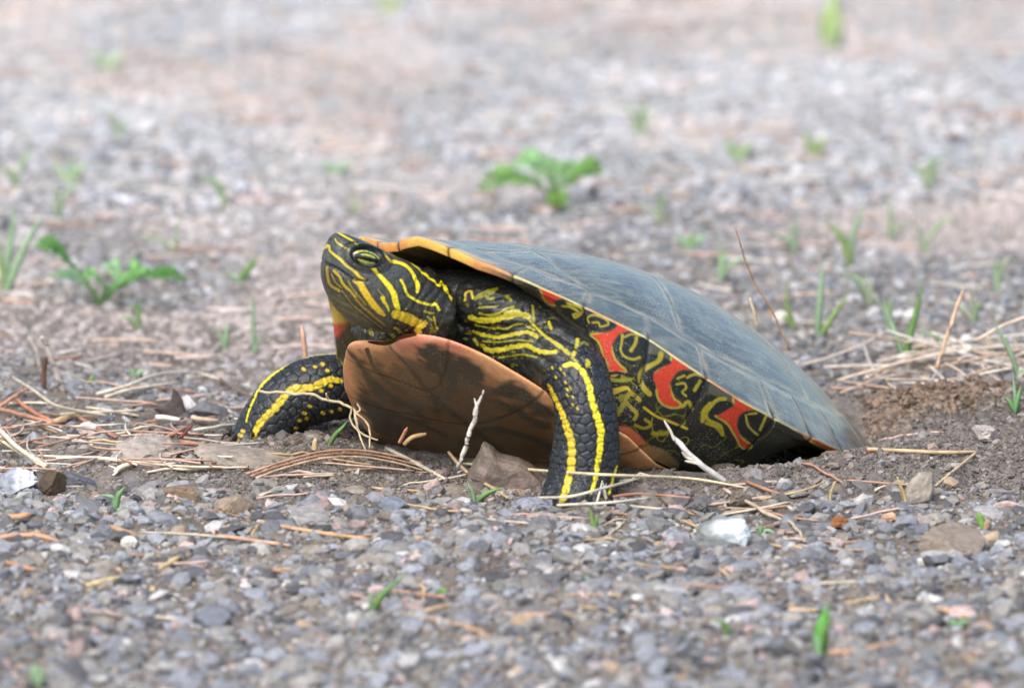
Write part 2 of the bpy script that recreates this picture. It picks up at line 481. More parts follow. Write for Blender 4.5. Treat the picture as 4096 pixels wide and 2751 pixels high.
# scalloped rim: a nick where two marginal scutes meet
nick = np.zeros(len(lw))
for a in MD: nick += np.exp(-((apf - a) * 75 / .9) ** 2)
def scallop(ap_):
    o = np.zeros_like(ap_)
    ed_ = np.r_[-MD[0], MD[:5]]
    for i in range(len(ed_) - 1):
        t_ = (ap_ - ed_[i]) / (ed_[i + 1] - ed_[i])
        o = np.where((t_ >= 0) & (t_ < 1), np.sin(np.pi * np.clip(t_, 0, 1)) ** .5, o)
    return o * sstep(.9, .5, ap_)
sc_ = scallop(apf)
cw[:, :2] *= (1 - .008 * nick * rimz + .007 * sc_ * sstep(.9, 1., r_flat))[:, None]
cw[:, 2] += .35 * sc_ * sstep(.9, 1., r_flat)
base = lin((76, 85, 79))
cc = np.tile(base, (len(lw), 1))
cc *= (1 + .22 * vnoise(cbf / A(4, 18, 8), 33) + .12 * vnoise(cbf / 3., 34))[:, None]
seamc = lin((178, 166, 138)); dk = lin((22, 22, 20))
jog2 = jog + .8 * vnoise(cbf / 3.2, 67)
k = (np.exp(-((dseam - .8 + .7 * jog2) / .6) ** 2) * (.62 + .5 * vnoise(cbf / 5., 35)))[:, None].clip(0, 1); cc = cc * (1 - k) + seamc * k
k = (.55 * groove * sstep(.0, .45, vnoise(cbf / 11., 36)))[:, None]; cc = cc * (1 - k) + dk * k
# faint reddish and pale streaks in the horn
k = (.5 * sstep(.45, .75, vnoise(cbf / A(16, 2.2, 9), 37)))[:, None]; cc = cc * (1 - k) + lin((116, 104, 92)) * k
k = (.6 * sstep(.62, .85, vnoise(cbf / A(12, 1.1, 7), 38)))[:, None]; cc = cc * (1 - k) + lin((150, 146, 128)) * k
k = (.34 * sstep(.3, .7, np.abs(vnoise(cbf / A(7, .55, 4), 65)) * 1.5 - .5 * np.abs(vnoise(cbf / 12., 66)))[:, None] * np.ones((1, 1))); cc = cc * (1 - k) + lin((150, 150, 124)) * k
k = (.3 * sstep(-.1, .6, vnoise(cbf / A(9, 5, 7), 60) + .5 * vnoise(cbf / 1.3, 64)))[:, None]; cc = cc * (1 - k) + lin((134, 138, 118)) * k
# yellow and red rim line on the upper edge
rimk = .45 * sstep(.9955, .9995, r_flat + .004 * vnoise(cbf / 4., 39)) * (1 - .8 * np.clip(nick, 0, 1))
front_k = sstep(.62, .34, apf) * sstep(.945, .975, r_flat + .01 * vnoise(cbf / 4., 68))
rimk = np.maximum(rimk, front_k * .9)
redk = sstep(.1, .5, np.sin(apf * 14.0 + 1.0))
rc = lin((216, 190, 104)) * (1 - .6 * redk[:, None]) + lin((208, 104, 72)) * .6 * redk[:, None]
rc = rc * (1 - front_k[:, None]) + (lin((222, 176, 76)) * (1 + .25 * vnoise(cbf / 3., 40))[:, None]) * front_k[:, None]
cc = cc * (1 - rimk[:, None]) + rc * rimk[:, None]
cc *= (1 - .9 * np.clip(nick, 0, 1) * sstep(.95, .99, r_flat))[:, None]
F = grid_faces(NR, NPH, True)[:, ::-1]
wp_ = to_world(cw)
# underlying bone sheet carries the scutes
inner = to_world(dome(PHI[::6, ::6], RR[::6, ::6] * .985).reshape(-1, 3) - A(0, 0, 1.6))
carapace = part('carapace', inner, grid_faces(NR // 6, NPH // 6, True)[:, ::-1], M_CARAPACE, dk)
fs = sid[F].min(1) if False else sid[F[:, 0]]
for s in np.unique(fs):
    ff = F[fs == s]
    u, inv = np.unique(ff, return_inverse=True)
    nm = 'marginal_scute' if s >= 100 else ('costal_scute' if s >= 20 else 'vertebral_scute')
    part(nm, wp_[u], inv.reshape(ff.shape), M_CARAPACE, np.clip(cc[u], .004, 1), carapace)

# ---- marginal undersides and bridge: one patterned sheet below the rim
NU, NT = 1500, 150
pu = np.linspace(-np.pi, np.pi, NU, endpoint=False); tt = np.linspace(0, 1, NT)
PU, TT = np.meshgrid(pu, tt)
M0 = margin(PU)
for a in MD: M0[..., :2] *= (1 - .008 * np.exp(-((np.abs(PU) - a) * 75 / .9) ** 2))[..., None]
ap = np.abs(PU); sg = np.sign(PU + 1e-9)
M0[..., :2] *= (1 + .007 * scallop(ap))[..., None]; M0[..., 2] += .35 * scallop(ap)
bl = sstep(np.radians(36), np.radians(56), ap) * sstep(np.radians(112), np.radians(98), ap)
lb = np.interp(ap, np.radians([0, 40, 60, 80, 100, 115, 180]), A(60, 52, 40, 18, -10, -30, -50))
free = dome(PU, np.full_like(PU, .62)) - A(0, 0, 7.0)
lock = np.stack([lb, sg * (plas_w(lb) - 2.2), PL_H(lb) - .2], -1)
end = free * (1 - bl[..., None]) + lock * bl[..., None]
c_free = dome(PU, np.full_like(PU, .86)); c_free[..., 2] = M0[..., 2] - .5 - 6.5 * sstep(np.radians(20), np.radians(40), ap) * sstep(np.radians(140), np.radians(112), ap)
c_lock = M0 * .45 + lock * .55; c_lock[..., 1] += sg * 5.5; c_lock[..., 2] += -2.5
ctl = c_free * (1 - bl[..., None]) + c_lock * bl[..., None]
t3 = TT[..., None]
ub = (1 - t3) ** 2 * M0 + 2 * t3 * (1 - t3) * ctl + t3 ** 2 * end
# rolled lip just under the rim
ub[..., 2] -= (.5 + 1.7 * sstep(.80, .35, ap)) * np.exp(-((TT - .05) / .045) ** 2) * (TT > 0)
ubf = ub.reshape(-1, 3)
un = np.zeros(len(ubf))
for a in MD: un += np.exp(-((np.abs(PU.ravel()) - a) * 75 / .45) ** 2) * sstep(.75, .5, TT.ravel()) * sstep(.15, .3, bl.ravel() + .3)
uq = side_px(ubf)
dn = vnoise(ubf / 1.6, 41)
uc = np.tile(lin((42, 42, 34)), (len(ubf), 1))
verm = np.abs(vnoise(ubf / 4.2, 42) + .35 * vnoise(ubf / 2., 43))
lowb = sstep(.28, .5, TT.ravel()) * bl.ravel()
k = (sstep(.075, .03, verm) * lowb * sstep(-.5, .1, vnoise(ubf / 9., 44)) * .85)[:, None]; uc = uc * (1 - k) + OLV * k
R2 = cP((735, 545), (785, 535), (832, 515), (862, 468), (900, 470), (950, 497), (1015, 532), (985, 545), (935, 528), (882, 545), (848, 585), (838, 625), (852, 670), (880, 705), (908, 732), (868, 722), (832, 700), (800, 650), (785, 600), (768, 570))
R2b = cP((825, 690), (884, 716), (862, 745), (838, 745))
R3 = cP((1052, 748), (1120, 702), (1150, 680), (1160, 645), (1215, 676), (1350, 758), (1325, 765), (1280, 738), (1222, 724), (1180, 742), (1150, 785), (1147, 840), (1162, 880), (1192, 902), (1180, 917), (1130, 912), (1090, 880), (1072, 820))
R4 = cP((1382, 962), (1440, 930), (1475, 905), (1480, 868), (1555, 900), (1685, 968), (1660, 974), (1600, 944), (1545, 938), (1505, 965), (1492, 1020), (1512, 1080), (1557, 1115), (1545, 1127), (1515, 1122), (1480, 1060), (1440, 1000))
R5 = cP((1845, 1066), (1892, 1072), (2035, 1143), (2022, 1158), (1950, 1132), (1890, 1102))
R1 = cP((470, 295), (522, 315), (590, 352), (552, 365), (535, 388), (495, 362))
Yo = lin((176, 158, 58))
B1 = cP((545, 372), (590, 364), (690, 400), (790, 445), (858, 488), (838, 515), (780, 525), (700, 515), (640, 480), (590, 440))
B2 = cP((847, 592), (882, 546), (940, 531), (1000, 553), (1032, 585), (1020, 625), (985, 670), (950, 702), (905, 682), (865, 650))
B3 = cP((1149, 792), (1180, 745), (1225, 730), (1290, 745), (1342, 780), (1338, 822), (1305, 870), (1260, 890), (1210, 882), (1165, 846))
B4 = cP((1494, 1012), (1506, 968), (1545, 943), (1610, 947), (1672, 980), (1678, 1003), (1650, 1050), (1600, 1085), (1540, 1077), (1507, 1050))
DK = lin((30, 34, 32))
items = []
GY = lin((86, 84, 72))
items += [('p', cP((1036, 590), (1100, 612), (1150, 655), (1140, 690), (1100, 660), (1030, 650)), GY, 10), ('p', cP((1350, 780), (1420, 822), (1480, 888), (1440, 900), (1380, 865), (1335, 850)), GY, 10), ('p', cP((740, 420), (860, 480), (850, 500), (760, 470)), GY, 12)]
for r in (R1, R2, R2b, R3, R4, R5): items += [('s', r + r[:1], 17, Yo, 0)]
for r in (R1, R2, R2b, R3, R4, R5): items += [('p', r, RED * A(1, 1.05, .95), 4)]
for r in (B1, B2, B3, B4): items += [('s', r + r[:1], 12, lin((70, 66, 44)), 0), ('p', r, DK, 4)]
items += [('p', cP((1040, 640), (1100, 655), (1150, 685), (1120, 702), (1055, 748), (1072, 820), (1040, 840), (1000, 800), (975, 740), (990, 690)), DK, 5), ('p', cP((1345, 850), (1420, 880), (1475, 905), (1440, 930), (1385, 960), (1330, 940), (1310, 900)), DK, 5)]
Yl = lin((168, 152, 42))
items += [('s', cP((585, 395), (625, 400), (665, 425), (640, 440)), 10, Yl, 0), ('s', cP((610, 380), (660, 395), (690, 420), (650, 455), (640, 440)), 9, Yl, 0), ('s', cP((720, 480), (715, 455), (750, 440), (810, 465), (820, 490), (780, 500), (770, 480), (740, 480)), 8, Yl, 0),
          ('s', cP((895, 545), (890, 590), (885, 620), (905, 655), (950, 670), (985, 660)), 10, Yl, 0), ('s', cP((905, 555), (945, 540), (985, 548)), 8, Yl, 0), ('s', cP((968, 560), (960, 590), (938, 625)), 13, Yl, 0),
          ('s', cP((1095, 640), (1080, 680), (1010, 720), (985, 760), (1000, 810), (1035, 850)), 20, Yl, 0),
          ('s', cP((1180, 770), (1215, 755)), 9, Yl, 0), ('s', cP((1175, 800), (1215, 795), (1225, 820), (1205, 840), (1225, 860)), 9, Yl, 0), ('s', cP((1230, 765), (1270, 748), (1310, 758)), 9, Yl, 0), ('s', cP((1298, 785), (1270, 830)), 15, Yl, 0),
          ('s', cP((1425, 875), (1390, 880), (1360, 905), (1330, 950), (1340, 985), (1400, 1015), (1415, 1060)), 15, Yl, 0),
          ('s', cP((1535, 960), (1545, 1010), (1570, 1040), (1600, 1065)), 9, Yl, 0), ('s', cP((1640, 965), (1625, 1000), (1610, 1035)), 12, Yl, 0), ('s', cP((1550, 955), (1590, 950)), 8, Yl, 0),
          ('s', c4((788, 575), (850, 555), (950, 525), (985, 555)), [34, 24, 16, 10], YEL2, 0), ('s', c4((770, 430), (850, 460), (960, 460), (1000, 440)), 15, OLV, 0),
          ('s', c4((760, 330), (790, 400), (900, 400), (1000, 430)), 12, DK, 0),
          ('s', c4((880, 745), (930, 660), (960, 590), (1000, 575), (1060, 625)), 18, Yl, 0), ('s', c4((950, 640), (990, 690), (1040, 740), (1020, 785)), 16, Yl, 0),
          ('s', c4((1100, 690), (1200, 760), (1300, 800), (1460, 865)), 10, YEL2, 0), ('s', c4((1030, 835), (1100, 862), (1160, 832), (1110, 790)), 12, Yl, 0), ('s', c4((1170, 905), (1260, 910), (1300, 890)), 14, Yl, 0),
          ('s', c4((1420, 680), (1470, 640), (1500, 700)), 14, Yl, 0), ('s', c4((1590, 800), (1600, 720), (1650, 660)), 18, Yl, 0), ('s', c4((1620, 820), (1700, 850), (1750, 910)), 12, Yl, 0)]
items += [('p', c4((848, 850), (960, 850), (1040, 900), (1115, 985), (1050, 1012), (900, 1045), (868, 1000)), lin((196, 112, 74)), 8),
          ('p', c4((880, 1085), (1000, 1040), (1120, 1015), (1240, 1030), (1390, 1160), (1300, 1240), (900, 1220)), lin((150, 122, 80)), 14)]  # lower patch: orange plate with its shade painted into the colour
paint(uq, uc, items, None, dn * .5)
# yellow edging right below the rim, seams as dark lines
tf = TT.ravel()
k = sstep(.013, .005, tf + .003 * vnoise(ubf / 3., 45))[:, None]
frontk = sstep(.65, .35, np.abs(PU.ravel()))
k = np.maximum(k, (np.maximum(sstep(.13, .07, tf), .7 * sstep(.42, .12, tf + .05 * vnoise(ubf / 5., 46))) * frontk)[:, None])
rc2 = lin((222, 208, 148)) * np.ones((len(ubf), 1))
kf_ = (frontk * .9)[:, None]; rc2 = rc2 * (1 - kf_) + lin((232, 178, 72)) * kf_
rk = np.clip(sstep(.2, .7, np.sin(np.abs(PU.ravel()) * 14.0 + 1.0)), 0, 1)[:, None]
rc2 = rc2 * (1 - rk * .5) + lin((222, 120, 76)) * rk * .5
uc = uc * (1 - k) + rc2 * k
k = np.clip(un, 0, 1)[:, None]; uc = uc * (1 - .92 * k) + lin((14, 14, 12)) * .92 * k
# the far rim seen past the throat: plain yellow then red
mk = (ubf[:, 1] < 0) & (np.abs(PU.ravel()) > .5) & (np.abs(PU.ravel()) < 1.5)
rq = proj(to_world(ubf))
k = (mk * sstep(.40, .26, tf + .06 * vnoise(ubf / 4., 47)))[:, None]
ry_ = rq[:, 1] + 14 * vnoise(ubf / 3., 48)
k1 = sstep(1282, 1300, ry_)[:, None]; k2 = sstep(1335, 1362, ry_)[:, None]
rc3 = lin((206, 172, 74)) * (1 - k1) + lin((192, 74, 58)) * k1; rc3 = rc3 * (1 - k2) + lin((60, 52, 40)) * k2
uc = uc * (1 - k) + rc3 * k
# olive inside the front opening, painted lighter to offset the deep shade there
k = (sstep(.18, .4, tf) * (1 - bl.ravel()))[:, None] * .85; uc = uc * (1 - k) + lin((104, 88, 56)) * k
un3 = -np.clip(un, 0, 1)
ubd = ubf.copy(); ubd[:, 2] += .25 * np.clip(un, 0, 1) * (tf > .02)
part('bridge', to_world(ubd), grid_faces(NT, NU, True), M_UNDER, np.clip(uc, .004, 1))

# ---- plastron: a thick rolled plate cut into its scutes
NS, NV = 330, 260
ss = np.linspace(0, 1, NS); ls = 86.2 - 166 * ss ** 1.15
va = np.linspace(0, 2 * np.pi, NV, endpoint=False)
S_, V_ = np.meshgrid(ls, va, indexing='ij')
wpl = plas_w(S_); th = 2.2 * (1 - .35 * sstep(60, 86, S_))
smk = np.exp(-np.linspace(-2, 2, 13) ** 2); smk /= smk.sum()
wR = np.interp(S_, A(-80, -74, -60, -40, -25, 0, 31, 39, 46, 52, 60, 69.7, 75.7, 82, 84.6, 86.3), A(6, 20, 33, 39, 43, 46, 46.6, 43.7, 40.7, 37.3, 32.7, 25, 19.4, 14.2, 11.5, 6.5))
wpl = np.where(np.cos(V_) < 0, wR, wpl)
wpl = np.apply_along_axis(lambda c: np.convolve(np.r_[[c[0]] * 6, c, [c[-1]] * 6], smk, 'valid'), 0, wpl)
end_k = np.sqrt(np.clip(1 - ((S_ - 84) / 2.4).clip(0, 1) ** 2, 0, 1)); end_k = np.maximum(end_k, .02)
cx, sx_ = np.cos(V_), np.sin(V_)
wx = wpl * np.sign(cx) * np.abs(cx) ** .75
hx = PL_H(S_) - .8 * th + th * end_k * np.sign(sx_) * np.abs(sx_) ** .8
edge = np.abs(wx / wpl)
hx += (.5 * edge ** 3 * sstep(20, 60, S_)) * (wx > 0)
lx = S_ - 7.2 * np.exp(-((wx + 3) / 9.5) ** 2) * sstep(55, 85, S_)
pb = np.stack([lx, wx, hx], -1).reshape(-1, 3)
pq = proj(to_world(pb))
gsm = [(87, 27.5, 62), (60, 40, 45), (30, 50, 24), (-20, 48, -22), (-50, 40, -46)]   # l at the side edge, w there, l at the midline
def gl(w, g): return g[2] + (g[0] - g[2]) * np.clip(np.abs(w) / g[1], 0, 1) ** 1.4
pd = np.abs(pb[:, 1]); psid = np.zeros(len(pb), int)
dgl = np.abs(pb[:, 1]).copy()
for g in gsm:
    psid += pb[:, 0] < gl(pb[:, 1], g); dgl = np.minimum(dgl, np.abs(pb[:, 0] - gl(pb[:, 1], g)) * .8)
psid = psid * 2 + (pb[:, 1] < 0)
pdn = vnoise(pb / 2.2, 51)
ORG, ORG2 = lin((255, 184, 126)), lin((172, 122, 76))
ed = sstep(.74, .93, edge.ravel() + .05 * pdn) * np.where(pb[:, 1] > 0, 1, .75)
ed = np.maximum(ed, sstep(74, 81, pb[:, 0] + 2 * pdn))
pc = ORG2 * (1 - ed[:, None]) + ORG * ed[:, None]
kk = (ed * sstep(76, 82, pb[:, 0]) * (pb[:, 1] > 4))[:, None] * .7; pc = pc * (1 - kk) + lin((226, 128, 106)) * kk
pc *= (1 + .12 * vnoise(pb / 6., 52))[:, None]
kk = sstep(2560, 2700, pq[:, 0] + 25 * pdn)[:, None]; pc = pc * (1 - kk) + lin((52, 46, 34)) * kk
FD = lin((76, 66, 46))
fig = [('p', [(1450, 1440), (1560, 1470), (1700, 1440), (1790, 1470), (1900, 1500), (2010, 1560), (2100, 1615), (2190, 1660), (2240, 1830), (1900, 1850), (1520, 1800), (1480, 1660), (1450, 1540)], lin((112, 84, 52)), 70),
       ('p', c6((185, 560), (240, 538), (300, 545), (372, 585), (440, 600), (500, 650), (514, 705), (480, 735), (420, 722), (400, 690), (380, 760), (330, 800), (300, 860), (260, 800), (300, 720), (250, 650)), FD, 30),
       ('p', c6((545, 745), (580, 714), (640, 708), (700, 735), (765, 790), (845, 850), (838, 885), (760, 858), (715, 828), (680, 792), (620, 785), (575, 775)), FD, 22),
       ('p', c6((500, 775), (600, 800), (680, 828), (740, 878), (835, 912), (835, 945), (720, 905), (640, 845), (560, 815)), FD, 22),
       ('p', c2((1430, 245), (1470, 300), (1560, 450), (1640, 580), (1780, 700), (1960, 800), (2150, 900), (2290, 1000), (2290, 1120), (2080, 980), (1880, 860), (1700, 760), (1600, 620), (1540, 500), (1440, 330)), FD, 34),
       ('p', c2((1500, 790), (1560, 765), (1640, 800), (1750, 880), (1880, 980), (2000, 1100), (2050, 1250), (1900, 1240), (1720, 1230), (1650, 1100), (1560, 960)), FD, 34),
       ('s', c2((1620, 280), (1700, 480), (1850, 640), (2050, 760)), 16, FD * 1.4, 0), ('s', c2((1530, 640), (1640, 760), (1800, 900), (1990, 1040)), 9, lin((120, 86, 52)), 0),
       ('s', c6((0, 830), (150, 880), (330, 960)), 16, FD, 0), ('s', c6((400, 1000), (520, 930), (700, 960), (830, 1020)), 22, FD, 0), ('s', c6((300, 620), (330, 700), (320, 800), (360, 900)), 14, lin((96, 84, 48)), 0)]
paint(pq, pc, fig, None, pdn)
k = np.exp(-(dgl / .35) ** 2)[:, None] * .8; pc = pc * (1 - k) + lin((58, 46, 34)) * k
# mud rubbed into the belly, strongest in the middle
k = (sstep(.1, .7, vnoise(pb / 7., 53) + .5 * vnoise(pb / 1.5, 54)) * .36)[:, None] * (1 - .8 * ed[:, None]); pc = pc * (1 - k) + lin((70, 62, 46)) * k
pb2 = pb.copy(); pb2[:, 2] += .22 * np.exp(-(dgl / .3) ** 2) * (sx_.ravel() < 0)
F = grid_faces(NS, NV, True)
plw = to_world(pb2)
pl_in = np.stack([lx - 5 * sstep(60, 86, S_) - .8, wx * .92, PL_H(S_) + (hx - PL_H(S_)) * .4], -1)[::6, ::6].reshape(-1, 3)
plastron = part('plastron', to_world(pl_in), grid_faces(len(ls[::6]), len(va[::6]), True), M_UNDER, lin((90, 70, 46)))
fs = psid[F[:, 0]]
for s in np.unique(fs):
    ff = F[fs == s]; u, inv = np.unique(ff, return_inverse=True)
    part('plastron_scute', plw[u], inv.reshape(ff.shape), M_UNDER, np.clip(pc[u], .004, 1), plastron)

# ---- body: head, neck, limbs and skin folds grown into one surface
HF = A(-math.cos(math.radians(20)), -math.sin(math.radians(20)), 0)
HW = A(math.sin(math.radians(20)), -math.cos(math.radians(20)), 0)     # towards the camera side = turtle's left
HP = A(-39.7, -19.9, 55.2)
def hp(px, py): return on_plane(px, py, HP, HW)
def ellip_loft(secs, m=48, power=2.0, sub=8):
    """secs: (centre, axis_a, axis_b) half vectors; smooth loft with closed ends"""
    C_ = np.array([np.r_[s[0], s[1], s[2]] for s in secs])
    C_ = smooth_curve(C_, len(secs) * sub)
    a = np.linspace(0, 2 * np.pi, m, endpoint=False)
    ca, sa = np.cos(a), np.sin(a)
    pw = lambda t: np.sign(t) * np.abs(t) ** (2 / power)
    v = C_[:, None, :3] + pw(ca)[None, :, None] * C_[:, None, 3:6] + pw(sa)[None, :, None] * C_[:, None, 6:9]
    n = len(C_); v = v.reshape(-1, 3)
    f = [list(r) for r in grid_faces(n, m, True)] + [list(range(m))[::-1], [(n - 1) * m + i for i in range(m)]]
    return v, f
head_st = [((1322, 950), (1293, 1048), 2.2), ((1350, 931), (1290, 1094), 4.6), ((1400, 941), (1300, 1146), 7.0), ((1463, 966), (1330, 1212), 8.8), ((1527, 996), (1378, 1270), 10.2),
           ((1591, 1028), (1436, 1308), 10.8), ((1645, 1053), (1500, 1324), 10.6), ((1696, 1078), (1575, 1330), 10.0), ((1752, 1118), (1660, 1340), 9.8), ((1800, 1160), (1730, 1365), 9.8)]
secs = []
for t_, b_, w in head_st:
    a_, b2 = hp(*t_), hp(*b_)
    secs.append(((a_ + b2) / 2, (a_ - b2) / 2, HW * w))
nk = [to_world(A(72, 4, 5)), to_world(A(50, 0, 3))]
secs += [(nk[0], UP * 10.5, HW * 10.5), (nk[1], UP * 11, HW * 12)]
bits = [ellip_loft(secs, 64, 2.15)]
def blob(c, r3, rot=None):
    v = ICO3[0] * np.asarray(r3, float)
    if rot is not None: v = v @ rot
    bits.append((v + c, ICO3[1]))
def chain(nodes, m=40):
    """nodes (point mm, radius)"""
    pts = smooth_curve(np.array([np.r_[p, r] for p, r in nodes]), len(nodes) * 7)
    t, s, u = frames(pts[:, :3], (0, -1, .1))
    a = np.linspace(0, 2 * np.pi, m, endpoint=False)
    v = (pts[:, None, :3] + pts[:, None, 3:4] * (np.cos(a)[None, :, None] * s[:, None] + np.sin(a)[None, :, None] * u[:, None])).reshape(-1, 3)
    n = len(pts)
    f = [list(r) for r in grid_faces(n, m, True)] + [list(range(m))[::-1], [(n - 1) * m + i for i in range(m)]]
    bits.append((v, f))
    blob(pts[0, :3], [pts[0, 3]] * 3); blob(pts[-1, :3], [pts[-1, 3]] * 3)
    return pts
# throat fold tucked behind the plastron, loose neck skin, folds round the neck
TH = lambda px, py: at_y(px, py, 3)
v_, f_ = ellip_loft([(TH(1432, 1322), UP * 2.2, HW * 6), (TH(1475, 1340), UP * 4.2, HW * 9), (TH(1570, 1362), UP * 5.5, HW * 11), (TH(1660, 1350), UP * 5.5, HW * 11.5), (TH(1740, 1350), UP * 5.5, HW * 11)])
bits.append((v_, f_))
blob(hp(1690, 1255) + HW * 2.2, (6.2, 8, 7.4)); blob(hp(1650, 1165) + HW * 2.0, (6.0, 8, 5)); blob(hp(1730, 1310) + HW * 1.5, (6, 8, 5.5))
chain([(at_y(1770, 1190, -6), 6.5), (at_y(1830, 1240, -3), 6.5), (at_y(1890, 1290, -1), 6.5)])
blob(at_y(1872, 1262, -9), (2.6, 2.6, 3.2))
blob(to_world(A(14, 0, 1)), (58, 40, 12), RB)          # trunk inside the shell
LL = chain([(at_y(1890, 1330, -2), 8.5), (at_y(2030, 1340, -9), 10.6), (at_y(2175, 1400, -17), 10.4), (at_y(2280, 1475, -25), 9.3), (at_y(2325, 1560, -30), 8.0), (at_y(2345, 1690, -32.5), 8.3),
            (at_y(2342, 1820, -33.5), 9.0), (at_y(2330, 1930, -34.5), 9.4), (at_y(2312, 2010, -37), 9.9), (at_y(2295, 2080, -40), 9)])
chain([(at_y(2080, 1290, 8), 6.5), (at_y(2190, 1370, 2), 7.0), (at_y(2300, 1475, -7), 7.6), (at_y(2385, 1560, -13), 7.2), (at_y(2415, 1690, -14), 6.0)])
chain([(to_world(A(62, -26, 6)), 6), (to_world(A(66, -12, 8)), 7), (to_world(A(66, 6, 9)), 7.5), (to_world(A(63, 22, 7)), 8), (to_world(A(54, 33, 2)), 7.5)])
LR = chain([(at_y(1540, 1500, 46), 9.0), (at_y(1400, 1540, 44), 8.8), (at_y(1275, 1556, 41), 9.0), (at_y(1160, 1602, 39), 8.6), (at_y(1085, 1685, 38), 8.1), (at_y(1040, 1780, 38), 8.2), (at_y(1010, 1860, 38), 8.0)])
for fx, fy, fz, dirs in ((LL[-8, 0], LL[-8, 1], 3.2, ((-9, -5), (-5, -10), (1, -11), (7, -9))), (LR[-6, 0], LR[-6, 1], 3.0, ((-6, 1), (-6.5, -3), (-5, -7), (-1, -8)))):
    for dx, dy in dirs: chain([(A(fx, fy, fz + 1.5), 5.2), (A(fx + dx * .7, fy + dy * .7, fz - .6), 3.2), (A(fx + dx, fy + dy, fz - 2.2), 2.1)], 20)
for sgn in (1, -1):
    chain([(to_world(A(-38, 30 * sgn, -4)), 9), (to_world(A(-52, 37 * sgn, -10)), 9), (to_world(A(-62, 39 * sgn, -18)), 7), (to_world(A(-64, 42 * sgn, -30)), 6)])
chain([(to_world(A(-60, 0, -8)), 6), (to_world(A(-84, 0, -10)), 3), (to_world(A(-92, 3, -14)), 1.2)])
vs, fs_, n0 = [], [], 0
for v_, f_ in bits:
    vs.append(v_); fs_ += [[int(i) + n0 for i in r] for r in f_]; n0 += len(v_)
raw = mesh_obj('raw_body', np.vstack(vs), fs_, M_SKIN)
rm = raw.modifiers.new('r', 'REMESH'); rm.mode = 'VOXEL'; rm.voxel_size = .00030
dg = bpy.context.evaluated_depsgraph_get()
me = bpy.data.meshes.new_from_object(raw.evaluated_get(dg))
bpy.data.objects.remove(raw)
nv = len(me.vertices); bv = np.empty(nv * 3, np.float32); me.vertices.foreach_get('co', bv); bv = bv.reshape(-1, 3).astype(float) * 1000
npoly = len(me.polygons); lt = np.empty(npoly, np.int32); me.polygons.foreach_get('loop_total', lt)
li = np.empty(len(me.loops), np.int32); me.loops.foreach_get('vertex_index', li)
assert (lt == 4).all()
bf = li.reshape(-1, 4)
bpy.data.meshes.remove(me)
E_ = np.vstack([bf[:, [0, 1]], bf[:, [1, 2]], bf[:, [2, 3]], bf[:, [3, 0]]])
deg = np.bincount(E_[:, 0], minlength=nv) + np.bincount(E_[:, 1], minlength=nv)
def nbr_mean(x):
    o = np.zeros_like(x)
    for k in range(x.shape[1]):
        o[:, k] = np.bincount(E_[:, 0], x[E_[:, 1], k], nv) + np.bincount(E_[:, 1], x[E_[:, 0], k], nv)
    return o / deg[:, None]
for _ in range(14): bv = bv + .6 * (nbr_mean(bv) - bv)
def normals(v, f):
    fn = np.cross(v[f[:, 2]] - v[f[:, 0]], v[f[:, 3]] - v[f[:, 1]])
    n = np.zeros_like(v)
    for k in range(4):
        for c in range(3): n[:, c] += np.bincount(f[:, k], fn[:, c], len(v))
    return n / (np.linalg.norm(n, axis=1)[:, None] + 1e-12)
bn = normals(bv, bf)
# regions
dL, _, parL = seg_dist(bv, LL[:, :3]); dR, _, parR = seg_dist(bv, LR[:, :3])
hrel = bv - HP
sag = hrel @ HW
bmir = bv - np.minimum(sag, 0)[:, None] * 2 * HW          # right half of the head reads the left half's pattern
qh = proj(bmir); qw = proj(bv)
ax0, ax1 = A(1310, 1035), A(1720, 1235)                    # head axis in side view
axd = (ax1 - ax0) / np.linalg.norm(ax1 - ax0)
hs_ = (qh - ax0) @ axd
is_head = (hs_ < 520) & (bv @ HF > (HP @ HF) - 30) & (qh[:, 0] < 1835 - .25 * (qh[:, 1] - 1130)) & (qh[:, 1] < 1420) & (dR > 11)
parLn, parRn = parL / (len(LL) - 1), parR / (len(LR) - 1)
left_arm = (dL < 11.5) & (parLn > .36) & ~is_head
right_arm = (dR < 11.2) & ~is_head
bd = vnoise(bv / .8, 61)
# ---- relief
d_ = np.zeros(nv)
def plates(t, u, ct, cu, seed):
    """irregular overlapping plates: distance to plate border and plate number"""
    r = np.floor(t / ct).astype(int); best = np.full(len(t), 1e9); sec = np.full(len(t), 1e9); pid = np.zeros(len(t))
    c0 = np.floor(u / cu).astype(int)
    for dr in (-1, 0, 1):
        for dc in (-2, -1, 0, 1, 2):
            rr_ = r + dr; cc_ = c0 + dc
            jx = hsh(rr_, cc_, rr_ * 0, seed) * .5 - .25; jy = hsh(rr_, cc_, rr_ * 0 + 5, seed) * .5 - .25
            dt = (rr_ + .5 + jx) * ct - t; du = (cc_ + .5 + .5 * (rr_ % 2) + jy) * cu - u
            d2 = np.hypot(dt, du * ct / cu * 1.1)
            m = d2 < best
            sec = np.where(m, best, np.minimum(sec, d2)); pid = np.where(m, hsh(rr_, cc_, rr_ * 0 + 9, seed), pid); best = np.where(m, d2, best)
    return sec - best, pid
def limb_coords(pts, par):
    i = np.clip(par.astype(int), 0, len(pts) - 2); f = (par - i)[:, None]
    c = pts[i, :3] * (1 - f) + pts[i + 1, :3] * f
    arc = np.r_[0, np.cumsum(np.linalg.norm(np.diff(pts[:, :3], axis=0), axis=1))]
    t = np.interp(par, np.arange(len(pts)), arc)
    tg, s, u = frames(pts[:, :3], (0, -1, .1))
    s_, u_ = s[i], u[i]
    r = bv - c
    th_ = np.arctan2((r * s_).sum(1), (r * u_).sum(1))
    return t, th_
